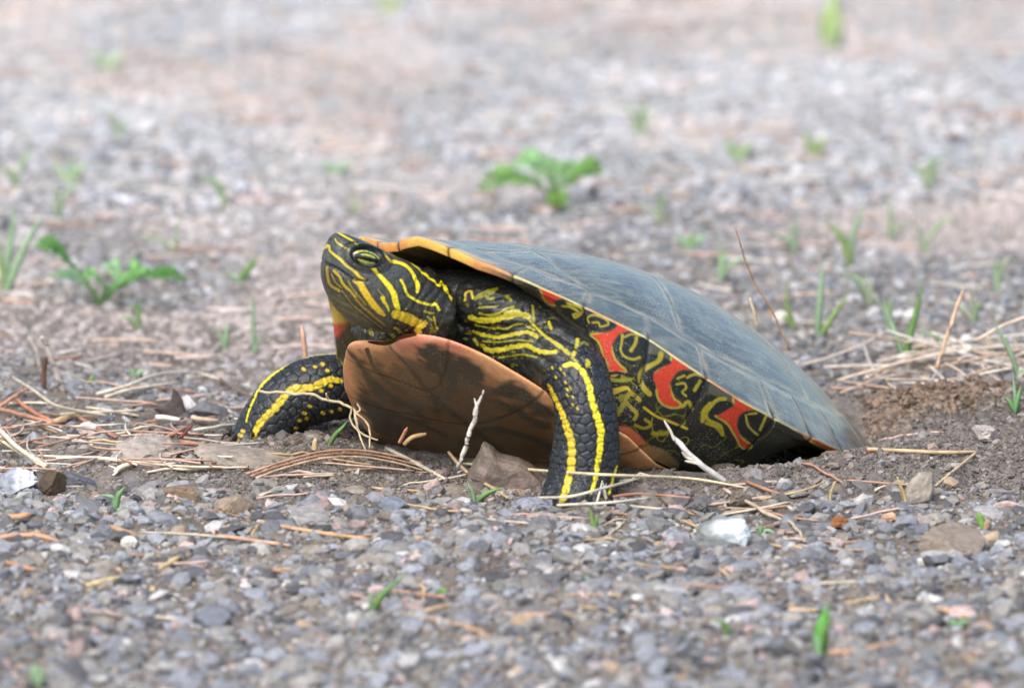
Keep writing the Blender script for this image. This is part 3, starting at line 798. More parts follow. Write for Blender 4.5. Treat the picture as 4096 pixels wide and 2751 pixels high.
scale_e = np.full(nv, 9.); scale_id = np.zeros(nv)
for msk, pts, par, sd_ in ((left_arm, LL, parL, 71), (right_arm, LR, parR, 72)):
    t, th_ = limb_coords(pts, par)
    e, pid = plates(t[msk], th_[msk] * 8.0 + .4 * vnoise(bv[msk] / 3., 77), 2.15, 2.9, sd_)
    scale_e[msk] = e; scale_id[msk] = pid
    d_[msk] += .34 * sstep(0, .5, e) - .26 + .12 * (pid - .5)
# skin folds: neck rings, throat wrinkles, shoulder creases
neck_k = is_head * sstep(300, 380, hs_)
perp = (qh - ax0) @ A(-axd[1], axd[0])
d_ += neck_k * .32 * (np.abs(np.sin((hs_ + 14 * vnoise(bv / 3., 81) * 1.5) / 11.5)) - .6)
d_ += neck_k * .12 * vnoise(bv / .9, 82)
thr = is_head * sstep(95, 150, perp) * sstep(420, 300, hs_)
d_ += thr * .16 * (np.abs(np.sin((perp + 8 * vnoise(bv / 2., 83)) / 8.)) - .5)
rest = ~is_head & ~left_arm & ~right_arm
dcr = (qw[:, 0] * .55 - qw[:, 1] * .83)
fold = rest * sstep(2080, 2260, qw[:, 0] + .4 * (qw[:, 1] - 1300))
d_ += fold * .5 * (np.abs(np.sin((dcr + 16 * vnoise(bv / 4., 84)) / 17.)) - .6)
d_ += rest * (1 - fold) * .22 * (np.abs(np.sin((qw[:, 1] + 12 * vnoise(bv / 3., 85)) / 13.)) - .5)
d_ += rest * (.16 * vnoise(bv / 1.1, 86) + .22 * np.abs(vnoise(bv / 2.3, 89)))
head_k = is_head * (1 - neck_k)
d_ += head_k * (.06 * vnoise(bv / 1.2, 87) + .05 * vnoise(bv / 5., 88))
# eye socket ring, mouth line, nostril
EYE = A(1468, 1029); EA = math.radians(14)
eq = (qh - EYE) @ np.array([[math.cos(EA), -math.sin(EA)], [math.sin(EA), math.cos(EA)]])
er = np.hypot(eq[:, 0] / 62, eq[:, 1] / 38) + 9 * ~(is_head & (np.abs(sag) > 3.5))
d_ += .5 * np.exp(-((er - 1.2) / .2) ** 2) - .8 * sstep(1.02, .8, er) - .25 * np.exp(-((er - 1.62) / .14) ** 2)
mouth = ch((196, 470), (225, 490), (330, 540), (450, 620), (540, 680), (640, 700), (720, 705))
md_, _, _ = seg_dist(qh, A(*mouth)); d_ -= .35 * np.exp(-(md_ / 5.) ** 2) * is_head
ear, _, _ = seg_dist(qh, A(*ch((1160, 640), (1080, 690), (1070, 800), (1140, 880), (1260, 900), (1330, 860))))
d_ -= .22 * np.exp(-(ear / 8.) ** 2) * is_head
d_ += .5 * np.exp(-(np.hypot(*(qh - A(*ch((1180, 620))[0])).T) / 45) ** 2) * is_head
nos = np.hypot(*(qh - A(1318, 957)).T); d_ -= .5 * np.exp(-(nos / 5.5) ** 2) * is_head * (np.abs(sag) < 2.6) * (np.abs(sag) > .5)
bv = bv + bn * d_[:, None]
# ---- colour of the skin
bc = np.tile(lin((38, 40, 37)), (nv, 1))
bc[is_head] = lin((66, 70, 67))
k = (is_head * sstep(70, 150, perp) * sstep(420, 330, hs_))[:, None]; bc = bc * (1 - k) + lin((94, 87, 58)) * k
k = (np.maximum(neck_k, is_head * sstep(1295, 1315, qh[:, 1])) * .8)[:, None]; bc = bc * (1 - k) + lin((46, 48, 44)) * k
bc[left_arm | right_arm] = lin((42, 46, 49))
k = np.where(left_arm | right_arm, sstep(.34, .06, scale_e), 0)[:, None]; bc = bc * (1 - .85 * k) + lin((14, 14, 13)) * .85 * k
bc *= (1 + np.where(left_arm | right_arm, .3 * (scale_id - .5), 0) + .12 * vnoise(bv / 2., 91))[:, None]
dkk = (rest * sstep(1950, 1800, qw[:, 0] + .5 * (qw[:, 1] - 1150)) * .55)[:, None]; bc = bc * (1 - dkk) + lin((44, 38, 26)) * dkk  # skin under the front lip: shade of the recess painted as dark brown
# fine olive speckle of the shoulder and neck skin
spk = sstep(.22, .42, vnoise(bv / A(1.0, 1.0, .8), 92)) * rest * sstep(1560, 1640, qw[:, 1] + .25 * (2330 - qw[:, 0])) * .8
spk = np.maximum(spk, .75 * neck_k * sstep(.5, .7, vnoise(bv / A(1.1, 1.1, .8), 93)) * (perp > 20))
bc = bc * (1 - spk[:, None]) + lin((156, 150, 50)) * spk[:, None]
W_ = .3189
gr = is_head * sstep(.05, .55, vnoise(bv / A(.9, .9, 1.6), 94) + .5 * vnoise(bv / 3.5, 96)) * sstep(-60, 60, perp + .2 * (300 - hs_)) * .4 * (qh[:, 1] < 1300)
bc = bc * (1 - gr[:, None]) + lin((104, 100, 84)) * gr[:, None]
sp2 = rest * sstep(.40, .58, vnoise(bv / A(1.2, 1.2, .7), 97)) * sstep(-.2, .3, vnoise(bv / 6., 98)) * (qw[:, 0] > 1850) * .55
bc = bc * (1 - sp2[:, None]) + OLV * sp2[:, None]
Hs = [('s', ch((350, 95), (430, 140), (500, 180), (565, 210)), 7, YEL * .9, 0), ('s', ch((565, 210), (580, 260), (620, 300), (690, 320)), 10, OLV, 0), ('s', ch((700, 300), (760, 290), (800, 320)), 7, OLV, 0),
      ('s', ch((315, 175), (340, 220), (400, 260), (450, 290)), 5, YEL * .9, 0), ('s', ch((480, 310), (515, 360), (550, 405)), 10, OLV, 0),
      ('s', ch((235, 265), (250, 320), (300, 370), (380, 430), (440, 490), (520, 550), (580, 600), (620, 650), (700, 695)), [12, 10, 10, 11, 12, 12, 13, 12, 6], YEL2 * A(1, 1.05, 1.3), 0),
      ('s', ch((850, 385), (905, 375)), 7, YEL2, 0), ('s', ch((905, 375), (960, 420), (1060, 460), (1150, 490), (1220, 540), (1280, 620), (1320, 690), (1352, 760), (1345, 835)), [9, 14, 14, 14, 13, 14, 15, 17, 13], YEL, 0),
      ('s', ch((770, 530), (830, 590), (880, 640), (940, 710), (1010, 790), (1050, 860), (1070, 950), (1100, 1050), (1110, 1090)), [17, 11, 15, 19, 22, 25, 24, 20, 17], YEL, 0),
      ('s', ch((560, 690), (630, 740), (680, 830), (740, 920), (800, 1000), (870, 1080), (930, 1130)), [18, 27, 28, 26, 27, 22, 13], YEL2 * A(1.05, .95, .9), 0),
      ('s', ch((1130, 690), (1170, 750), (1210, 850), (1260, 900), (1340, 950), (1420, 980), (1530, 1000), (1570, 990), (1615, 1060)), 10, YEL, 7),
      ('s', ch((1270, 485), (1380, 570), (1480, 650), (1560, 710), (1620, 760), (1650, 715)), [4, 8, 9, 9, 11, 16], YEL, 0), ('s', ch((1650, 715), (1690, 770), (1720, 840)), 14, YEL, 0), ('s', ch((1720, 840), (1745, 880), (1790, 960), (1812, 1090)), 6, YEL2, 0), ('s', ch((1812, 1090), (1850, 1115), (1920, 1130), (2010, 1135)), [8, 16, 16, 22], YEL, 0),
      ('s', ch((1070, 1120), (1200, 1160), (1300, 1205), (1400, 1245)), [34, 42, 40, 26], YEL2 * A(1.05, 1.05, 1), 0), ('s', ch((1445, 1215), (1430, 1250), (1340, 1300), (1370, 1345)), [20, 22, 22, 26], YEL2 * A(1.1, 1.1, 1.2), 9),
      ('s', ch((910, 910), (930, 960), (970, 1020), (990, 1075)), [18, 13, 9, 7], YEL * .85, 0), ('s', ch((1690, 1230), (1740, 1285), (1815, 1310)), [10, 20, 18], YEL, 0), ('s', ch((1550, 1150), (1575, 1250), (1610, 1335)), 7, YEL2, 6),
      ('s', ch((1430, 1080), (1500, 1100), (1550, 1105)), 9, OLV, 5), ('s', ch((1460, 1140), (1540, 1200)), 6, OLV, 4),
      ('s', ch((215, 530), (220, 650), (260, 760), (380, 830)), 12, lin((158, 128, 54)), 0), ('s', ch((300, 570), (370, 650), (420, 750), (520, 840), (600, 950)), 11, lin((182, 156, 50)), 0), ('s', ch((270, 620), (320, 720), (400, 790)), 7, lin((140, 128, 60)), 0),
      ('s', ch((480, 700), (520, 780), (600, 880), (700, 1000)), 8, lin((132, 122, 58)), 0), ('s', ch((580, 940), (660, 1020), (760, 1110), (950, 1265)), 10, lin((140, 112, 50)), 0), ('s', ch((400, 820), (520, 980), (700, 1140), (900, 1290)), 8, lin((124, 102, 52)), 0), ('s', ch((1060, 1290), (1140, 1330)), 10, YEL2, 0), ('s', ch((850, 810), (900, 870)), 6, lin((130, 128, 70)), 0),
      ('s', ch((610, 1280), (612, 1370)), 14, OLV, 0), ('s', ch((755, 1320), (775, 1400), (800, 1485)), 16, Yl, 0), ('s', ch((900, 1370), (1000, 1388)), 15, Yl, 0), ('s', ch((1130, 1345), (1185, 1390)), 16, Yl, 0), ('s', ch((880, 1430), (885, 1490)), 9, OLV, 0), ('s', ch((985, 1445), (1080, 1475)), 12, Yl, 0),
      ('s', mouth, 4, lin((18, 16, 14)), 0), ('s', ch((236, 165), (250, 185)), 7, lin((10, 10, 10)), 0)]
tm = is_head & (sag < 1.5) & (qw[:, 1] > 1292) & (qw[:, 0] > 1400)
bc[tm] = lin((66, 64, 46)) * (1 + .5 * vnoise(bv[tm] / A(.5, .5, 2.), 99))[:, None]
paint(qh, bc, Hs, is_head & ~tm, bd * .4, True)
paint(qw, bc, [('s', [(1432, 1300), (1437, 1345)], 13, OLV, 0), ('s', [(1482, 1305), (1487, 1340), (1496, 1385)], 17, Yl, 0), ('s', [(1525, 1325), (1560, 1330), (1575, 1345)], 15, Yl, 0), ('s', [(1460, 1310), (1463, 1360)], 5, OLV, 0),
               ('s', [(1520, 1350), (1524, 1385)], 9, OLV, 0), ('s', [(1550, 1360), (1590, 1370)], 12, Yl, 0), ('s', [(1605, 1322), (1618, 1345)], 13, Yl, 0), ('s', [(1660, 1325), (1672, 1345)], 22, YEL2, 0), ('s', [(1545, 1310), (1550, 1330)], 6, OLV, 0)], tm, bd * .8, True)
k = (sstep(.34, .1, np.abs(er - 1.0)))[:, None]; bc = bc * (1 - k) + lin((14, 14, 12)) * k
k = (.8 * np.exp(-((er - 1.65) / .1) ** 2))[:, None]; bc = bc * (1 - k) + lin((16, 16, 15)) * k
Ysh = lin((176, 164, 40))
Ss = [('s', c3((600, 440), (700, 470), (820, 470), (940, 440), (1040, 400), (1180, 420), (1240, 470)), [18, 24, 26, 28, 34, 28, 16], Ysh, 0), ('s', c3((640, 590), (740, 625), (880, 650), (1000, 630), (1120, 610), (1200, 600), (1300, 640)), 15, Ysh, 0),
      ('s', c3((740, 740), (800, 780), (880, 790), (1000, 760), (1120, 740), (1210, 740), (1290, 780), (1380, 810), (1490, 800)), 19, Ysh * 1.15, 0), ('s', c3((850, 545), (980, 560), (1060, 520), (1150, 510)), 8, OLV, 9),
      ('s', c3((650, 240), (740, 205), (800, 190), (880, 150)), [16, 24, 28, 14], OLV, 0), ('s', c3((760, 210), (800, 250), (840, 240)), 12, OLV, 0), ('s', c3((700, 400), (800, 420), (900, 400), (980, 350), (1060, 330)), 9, OLV, 0), ('s', c3((660, 520), (760, 545), (860, 560)), 8, OLV, 0), ('s', c3((900, 860), (1000, 850), (1150, 830), (1300, 860)), 7, OLV, 0), ('s', c3((690, 340), (860, 330), (900, 320)), 8, OLV, 8), ('s', c3((550, 270), (560, 190), (610, 170), (630, 240)), 10, YEL2, 6), ('s', c3((650, 670), (680, 730)), 13, Ysh, 0),
      ('s', c3((1230, 480), (1300, 560), (1400, 650), (1500, 720), (1620, 810), (1720, 910)), [6, 9, 12, 15, 14, 10], Ysh, 0), ('s', c3((1425, 500), (1450, 560)), 12, Ysh, 0), ('s', c3((1725, 680), (1710, 760)), 14, Ysh, 0), ('s', c3((1690, 810), (1670, 850)), 16, Ysh, 0), ('s', c3((1830, 900), (1840, 945)), 18, Ysh, 0), ('s', c3((1250, 320), (1270, 480)), 10, OLV, 0), ('s', c3((980, 220), (1030, 260)), 13, OLV, 0),
      ('s', c3((740, 690), (900, 700), (1100, 680), (1260, 700)), 6, OLV, 8), ('s', c3((1200, 540), (1280, 580)), 7, OLV, 0)]
paint(qw, bc, Ss, ~is_head & (bv[:, 1] < 12) & ~right_arm, bd * 1.5, True)
Ls = [('s', c4((430, 340), (500, 325), (560, 360), (600, 410), (640, 500), (655, 590), (680, 680), (710, 770), (740, 880), (735, 960), (730, 1060), (710, 1160), (700, 1240), (680, 1330), (655, 1400)), [18, 18, 20, 22, 24, 24, 26, 28, 30, 26, 24, 22, 18, 16, 14], YEL * 1.08, 36),
      ('s', c4((300, 500), (340, 580), (380, 660), (410, 730), (440, 810), (470, 900), (490, 980), (495, 1080), (490, 1200), (470, 1270), (455, 1340), (430, 1430), (400, 1500)), [14, 18, 20, 20, 27, 30, 30, 32, 32, 30, 28, 28, 22], YEL2 * A(1.1, 1.08, .9), 38),
      ('s', c4((872, 1180), (842, 1280), (805, 1410)), 10, YEL, 20)]
for p in ((360, 430), (400, 360), (440, 470), (455, 530), (480, 520), (455, 580), (500, 590), (330, 350), (500, 660), (540, 690), (430, 400)): Ls.append(('s', c4(p, (p[0] + 8, p[1] + 14)), 7, YEL2, 0))
paint(qw, bc, Ls, left_arm & (bn[:, 1] < .4), bd * .4, True)
Rs = [('s', c2((1330, 640), (1210, 620), (1100, 660), (1000, 710), (900, 715), (800, 730), (710, 770), (650, 850), (580, 930), (500, 1010), (420, 1090), (390, 1140), (340, 1220), (295, 1340)), [18, 26, 34, 26, 32, 34, 30, 30, 32, 28, 26, 28, 28, 26], YEL2 * A(1.1, 1.12, .9), 29),
      ('s', c2((1400, 335), (1280, 318), (1100, 328), (900, 368), (780, 408), (650, 488), (540, 568), (440, 658), (370, 758), (320, 878), (280, 960), (240, 1100)), [16, 13, 9, 9, 10, 10, 10, 10, 9, 9, 8, 6], YEL, 22)]
for p in ((1020, 470), (1105, 445), (890, 500), (1160, 515), (1200, 690), (1090, 745), (900, 1000), (845, 1085), (930, 1060), (805, 1175), (780, 1270), (840, 1250), (1110, 1000), (1205, 980), (960, 920), (1310, 955), (200, 1205), (170, 1255), (130, 1300)): Rs.append(('s', c2(p, (p[0] + 14, p[1] + 6)), 14, YEL2, 0))
paint(qw, bc, Rs, right_arm, bd * .4, True)
k = np.where(left_arm | right_arm, sstep(.2, .04, scale_e), 0)[:, None] * .55; bc = bc * (1 - k) + lin((20, 19, 14)) * k
body = part('body', bv, bf[:, ::-1] if (np.einsum('ij,ij->i', bn, bn * 0 + 1).sum() > 1e12) else bf, M_SKIN, np.clip(bc, .004, 1))
# ---- eyes
for sgn in (1, -1):
    m = is_head & (sag > 3.5 if sgn > 0 else sag < -3.5) & (np.hypot(*(qh - EYE).T) < 9)
    c0 = bv[m].mean(0); nn = HW * sgn
    xa = hp(1468 + 50 * math.cos(EA), 1029 + 50 * math.sin(EA)) - hp(1468, 1029); xa /= np.linalg.norm(xa)
    xa = xa - nn * (xa @ nn); xa /= np.linalg.norm(xa); ya = np.cross(nn, xa)
    if ya[2] < 0: ya = -ya
    iv = ICO4[0]
    ev = c0 - nn * .45 + 4.15 * iv[:, 0:1] * xa + 2.25 * iv[:, 1:2] * ya + 1.6 * iv[:, 2:3] * nn
    ex, ey = iv[:, 0], iv[:, 1]
    ec = np.tile(lin((26, 27, 24)), (len(iv), 1))
    ir = np.hypot(ex * 1.05, ey * .92)
    an = vnoise(iv * 9., 95)
    band = sstep(.30, .22, np.abs(ey - .05) + .05 * an)
    k = sstep(.74, .66, np.hypot(ex * 1.05, ey * 1.15) + .05 * an) * (1 - band); ec = ec * (1 - k[:, None]) + (lin((170, 178, 74)) * (1 + .3 * an)[:, None]) * k[:, None]
    k = band * sstep(.85, .7, np.abs(ex)); ec = ec * (1 - k[:, None]) + lin((12, 14, 18)) * k[:, None]
    k = sstep(.30, .24, np.hypot(ex + .02, ey - .05)); ec = ec * (1 - k[:, None]) + lin((4, 5, 9)) * k[:, None]
    k = sstep(.10, .05, np.abs(np.hypot(ex * .96, ey * 1.0) - .86)) * (ey < .2); ec = ec * (1 - k[:, None]) + lin((92, 94, 88)) * k[:, None]
    k = sstep(.08, .04, np.abs(np.hypot(ex * .92, ey * .98) - .82) + .05 * an) * (ey > .3); ec = ec * (1 - k[:, None]) + lin((170, 174, 60)) * k[:, None]
    part('eye', ev, ICO4[1] if np.linalg.det(np.stack([xa, ya, nn])) > 0 else ICO4[1][:, ::-1], M_EYE, np.clip(ec, .003, 1))
# ---- claws of the two front feet, half in the dirt
for pts, dirs in ((LL, ((-9, -5), (-5, -10), (1, -11), (7, -9))), (LR, ((-6, 1), (-6.5, -3), (-5, -7), (-1, -8)))):
    for dx, dy in dirs:
        p0 = pts[-8 if pts is LL else -6, :3] + A(dx, dy, 0) * 1.12; z0 = float(ground0(p0[0:1], p0[1:2])[0])
        p0[2] = z0 + 1.2
        pv, pf = tube(smooth_curve([p0, p0 + A(dx * .18, dy * .18, -.2), p0 + A(dx * .32, dy * .32, -2.2)], 7), np.linspace(.95, .12, 7), 7)
        part('claw', pv, pf, M_SKIN, lin((52, 46, 38)))

# ------------------------------------------------------------------ stones, clods, gravel
def rock_shape(rng, base=ICO1, cuts=9, flat=.6, keep=.62):
    """angular chip: a sphere cut by random planes"""
    v = base[0] * (1 + .12 * rng.standard_normal((len(base[0]), 1)) * .6)
    for _ in range(cuts):
        n = rng.standard_normal(3); n /= np.linalg.norm(n)
        d = keep + .3 * rng.random()
        s = v @ n; over = np.clip(s - d, 0, None); v = v - over[:, None] * n
    v = v * A(1, .62 + .38 * rng.random(), flat)
    return v, base[1]
def rot_z(a): c, s = math.cos(a), math.sin(a); return np.array([[c, s, 0], [-s, c, 0], [0, 0, 1]])
def rot_any(rng, tilt):
    a = rng.random() * 2 * np.pi; b = rng.standard_normal() * tilt; c = rng.standard_normal() * tilt
    rx = np.array([[1, 0, 0], [0, math.cos(b), math.sin(b)], [0, -math.sin(b), math.cos(b)]])
    ry = np.array([[math.cos(c), 0, -math.sin(c)], [0, 1, 0], [math.sin(c), 0, math.cos(c)]])
    return rx @ ry @ rot_z(a)
PAL = [('blue-grey', (139, 142, 148), .32), ('grey', (146, 142, 136), .30), ('dark slate', (90, 91, 94), .18), ('brown-grey', (148, 138, 126), .10), ('pale grey', (182, 179, 175), .07), ('pinkish', (194, 166, 158), .035), ('whitish', (216, 212, 204), .02), ('tan', (178, 152, 122), .02)]
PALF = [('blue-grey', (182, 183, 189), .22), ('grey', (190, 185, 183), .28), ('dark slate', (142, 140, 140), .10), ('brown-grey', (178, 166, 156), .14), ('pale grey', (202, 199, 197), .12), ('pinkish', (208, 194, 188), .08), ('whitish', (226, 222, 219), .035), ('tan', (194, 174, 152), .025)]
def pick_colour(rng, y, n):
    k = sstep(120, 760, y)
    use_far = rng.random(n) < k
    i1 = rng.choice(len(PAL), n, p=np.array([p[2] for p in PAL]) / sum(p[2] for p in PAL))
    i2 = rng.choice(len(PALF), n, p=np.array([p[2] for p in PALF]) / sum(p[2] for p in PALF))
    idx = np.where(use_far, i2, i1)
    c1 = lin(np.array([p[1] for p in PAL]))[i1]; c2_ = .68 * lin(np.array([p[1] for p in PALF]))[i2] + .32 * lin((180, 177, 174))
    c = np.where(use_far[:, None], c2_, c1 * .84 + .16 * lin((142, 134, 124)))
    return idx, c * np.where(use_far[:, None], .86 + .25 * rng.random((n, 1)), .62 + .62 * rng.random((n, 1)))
def half_width(y): return 135 * (y - CAM[1]) / CAM_D
def under_turtle(x, y, pad=0.):
    z = ground0(x, y); b = to_body(np.stack([x, y, z + 1], -1))
    lim = PL_H(b[:, 0]) - 7
    half = np.where(b[:, 0] > 20, plas_w(np.clip(b[:, 0], -80, 87)), WB * np.sqrt(np.clip(1 - (b[:, 0] / LA) ** 2, 0, 1)))
    ins = (np.abs(b[:, 1]) < half + pad) & (np.abs(b[:, 0]) < 90 + pad) & (b[:, 2] > lim)
    for L_ in (LL, LR):
        ins |= np.hypot(x - L_[-2, 0], y - L_[-2, 1]) < 10 + pad
    return ins
def scatter(rng, n, y0, y1, xpad, smin, smax, power):
    y = y0 + (y1 - y0) * rng.random(n)
    x = (rng.random(n) * 2 - 1) * (half_width(y) + xpad)
    s = smin * (1 - rng.random(n) * (1 - (smin / smax) ** power)) ** (-1 / power)
    return x, y, s
TEMPL = [rock_shape(np.random.default_rng(100 + i), ICO0, 5, .34 + .32 * ((i * 37) % 10) / 10, .62) for i in range(36)]
TEMPL1 = [rock_shape(np.random.default_rng(300 + i), ICO1, 11, .34 + .34 * ((i * 29) % 10) / 10, .54) for i in range(40)]
def stones_mesh(name, label, x, y, s, cols, rng, templ, sink=.25, tilt=.45, mat=M_STONE):
    z = ground(x, y)
    vs, fs_, cs_ = [], [], []; n0 = 0
    order = rng.integers(0, len(templ), len(x))
    for t in range(len(templ)):
        m = order == t
        if not m.any(): continue
        v, f = templ[t]; k = m.sum()
        R_ = np.stack([rot_any(rng, tilt) for _ in range(k)])
        vv = np.einsum('vi,kij->kvj', v, R_) * (s[m] / 2)[:, None, None]
        vv[..., 0] += x[m][:, None]; vv[..., 1] += y[m][:, None]; vv[..., 2] += (z[m] + s[m] * (.27 - sink))[:, None]
        vs.append(vv.reshape(-1, 3)); fs_.append((f[None] + (np.arange(k) * len(v))[:, None, None]).reshape(-1, 3) + n0)
        cs_.append(np.repeat(cols[m], len(v), 0)); n0 += k * len(v)
    o = mesh_obj(name, np.vstack(vs), np.vstack(fs_), mat, None, np.clip(np.vstack(cs_), .01, 1), smooth=False)
    return tag(o, label, None, None, 'stuff')

rng = np.random.default_rng(11)
# gravel: one population; the largest in view become objects, the rest one mass
X, Y, Sz = [], [], []
for n, y0, y1, pad, a, b, pw in ((20000, -330, -20, 85, 2.1, 12.0, 1.95), (6000, -20, 110, 85, 1.6, 7.0, 2.3), (25000, 95, 420, 85, 1.7, 7, 2.1), (19000, 400, 960, 60, 2.2, 8, 2.1)):
    x, y, s = scatter(rng, n, y0, y1, pad, a, b, pw); X.append(x); Y.append(y); Sz.append(s)
x, y, s = scatter(rng, 27000, -270, 60, 55, .8, 2.0, 1.8); X.append(x); Y.append(y); Sz.append(s)
X, Y, Sz = map(np.concatenate, (X, Y, Sz))
sk = soil_zone(X, Y)
ok = ~under_turtle(X, Y, 1.0) & ~((rng.random(len(X)) < .72 * sk) & (Sz > 1.6)) & ~((Sz > 3.2) & (under_turtle(X, Y, 6.0)))
X, Y, Sz = X[ok], Y[ok], Sz[ok]
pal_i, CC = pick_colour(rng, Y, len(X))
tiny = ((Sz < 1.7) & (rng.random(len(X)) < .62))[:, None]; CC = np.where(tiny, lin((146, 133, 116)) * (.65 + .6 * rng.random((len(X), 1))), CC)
pxy = np.stack([X, Y], -1)
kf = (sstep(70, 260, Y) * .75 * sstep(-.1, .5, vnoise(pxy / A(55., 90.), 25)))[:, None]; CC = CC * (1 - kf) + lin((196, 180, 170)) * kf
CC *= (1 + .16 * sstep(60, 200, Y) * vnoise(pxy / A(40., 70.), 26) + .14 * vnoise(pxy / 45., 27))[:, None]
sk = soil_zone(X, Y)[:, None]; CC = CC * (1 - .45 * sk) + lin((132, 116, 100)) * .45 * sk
ZG = ground0(X, Y)
PX = proj(np.stack([X, Y, ZG], -1))
inview = (PX[:, 0] > 30) & (PX[:, 0] < 4066) & (PX[:, 1] > 60) & (PX[:, 1] < 2720)
blur = np.abs(Y + 38) / (Y - CAM[1])
show = np.where(inview & (Y < 60), Sz * (1 - np.clip(blur * 3, 0, .8)), 0)
big = np.argsort(-show)[:230]
isbig = np.zeros(len(X), bool); isbig[big] = True
def where_phrase(px, py):
    side_ = 'left' if px < 1365 else ('middle' if px < 2730 else 'right')
    if py > 2350: return f'in the blurred gravel along the bottom {side_} edge'
    if py > 2080: return f'in the gravel of the foreground {side_}'
    if px < 1000: return 'among pine needles left of the turtle'
    if px < 2150: return 'on the ground below the belly of the turtle'
    if px < 2480: return 'on the ground by the near foreleg'
    return 'on the crumbly dirt below the shell edge'
for i in big:
    v, f = TEMPL1[rng.integers(0, len(TEMPL1))]
    v = v @ rot_any(rng, .3) * Sz[i] / 2
    z = float(ground(X[i:i + 1], Y[i:i + 1])[0]) + Sz[i] * .0
    v = v * A(1, 1, .8)
    o = mesh_obj('gravel_stone', v, f, M_STONE, None, np.clip(CC[i], .01, 1), smooth=False)
    o.location = A(X[i], Y[i], z) / 1000
    nm = PAL[pal_i[i]][0]; wh = where_phrase(*PX[i])
    tag(o, f'{nm} gravel chip lying {wh}', 'stone', f'{nm} gravel chips {wh}')
m = ~isbig
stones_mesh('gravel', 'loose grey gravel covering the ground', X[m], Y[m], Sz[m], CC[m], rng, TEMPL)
# fine crumbs of dug earth
n = 60000
x = -95 + 260 * rng.random(n); y = -48 + 165 * rng.random(n); s = .6 * (1 - rng.random(n) * (1 - (.6 / 3.2) ** 2.3)) ** (-1 / 2.3)
kz = soil_zone(x, y); mdx = np.exp(-((x - 114) / 26) ** 2 - ((y - 80) / 17) ** 2)
ok = (rng.random(n) < np.maximum(kz, mdx) + .08) & ~under_turtle(x, y, .5)
x, y, s, mdx = x[ok], y[ok], s[ok], mdx[ok]
mb = sstep(.3, .75, mdx + .2 * rng.standard_normal(len(x)))[:, None]
c = lin((130, 122, 114)) * (1 - mb) + lin((140, 121, 104)) * mb
c = c * (.55 + .75 * rng.random((len(x), 1)) ** 1.2)
stones_mesh('soil_crumbs', 'fine brown crumbs of freshly dug earth', x, y, s * (1 + (.8 + 1.2 * (rng.random(len(s)) < .06)) * mb[:, 0]), c, rng, TEMPL, .2, .8, M_SOIL)

def set_rock(name, label, px, py, w, h, d, col, seed, lift=0., tilt=(0, 0), cuts=10, keep=.55, top=None, yaw=None, cat='stone', shape=None, mat=M_STONE):
    """single stone whose middle of base is seen at px,py; w,h in photo pixels, d depth in mm"""
    r_ = np.random.default_rng(seed)
    p = G(px, py)
    k = PXMM * (p[1] - CAM[1]) / CAM_D
    wm, hm = w * k, h * k / math.cos(TILT)
    if shape is None:
        v, f = rock_shape(r_, ICO3, cuts, 1.0, keep)
        v = v / np.abs(v).max(0)
    else: v, f = shape
    v = v + .035 * vnoise(v * 3.1, seed)[:, None] * v + .014 * vnoise(v * 9., seed + 1)[:, None] * v
    v = v * A(wm / 2, d / 2, hm / 2)
    b, c_ = map(math.radians, tilt)
    v = v @ np.array([[math.cos(b), 0, -math.sin(b)], [0, 1, 0], [math.sin(b), 0, math.cos(b)]])
    if c_: v = v @ np.array([[1, 0, 0], [0, math.cos(c_), math.sin(c_)], [0, -math.sin(c_), math.cos(c_)]])
    cc_ = np.tile(lin(col), (len(v), 1)) * (1 + .25 * vnoise(v / 1.6, seed + 2) + .12 * vnoise(v / .5, seed + 3))[:, None]
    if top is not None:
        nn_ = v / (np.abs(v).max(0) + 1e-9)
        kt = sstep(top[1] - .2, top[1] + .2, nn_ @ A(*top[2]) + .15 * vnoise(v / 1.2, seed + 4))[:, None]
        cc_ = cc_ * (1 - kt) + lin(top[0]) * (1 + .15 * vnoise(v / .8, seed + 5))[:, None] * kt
    o = mesh_obj(name, v, f, mat, None, np.clip(cc_, .01, 1), smooth=False)
    o.location = (p + A(0, 0, hm * .32 + lift)) / 1000
    return tag(o, label, cat)
def prism(poly, depth, n=10, seed=0):
    """stone cut from an outline (x,z in -1..1): front and back faces roughened and bevelled"""
    P_ = resample(np.vstack([poly, poly[:1]]), 41)[:-1]; c = P_.mean(0)
    r_ = np.random.default_rng(seed)
    rings = [(.0, -1.0), (.55, -1.0), (.86, -.86), (1.0, -.45), (1.02, .1), (.95, .6), (.75, .95), (.4, 1.05), (.0, 1.05)]
    v = []
    for k, yy in rings:
        q = c + (P_ - c) * k
        v.append(np.stack([q[:, 0], np.full(len(q), yy) + .1 * (q[:, 1]) , q[:, 1]], -1))
    v = np.vstack(v); v[:, 1] += .12 * vnoise(v * 2.3, seed)
    return v, tri([list(r) for r in grid_faces(len(rings), 40, True)])
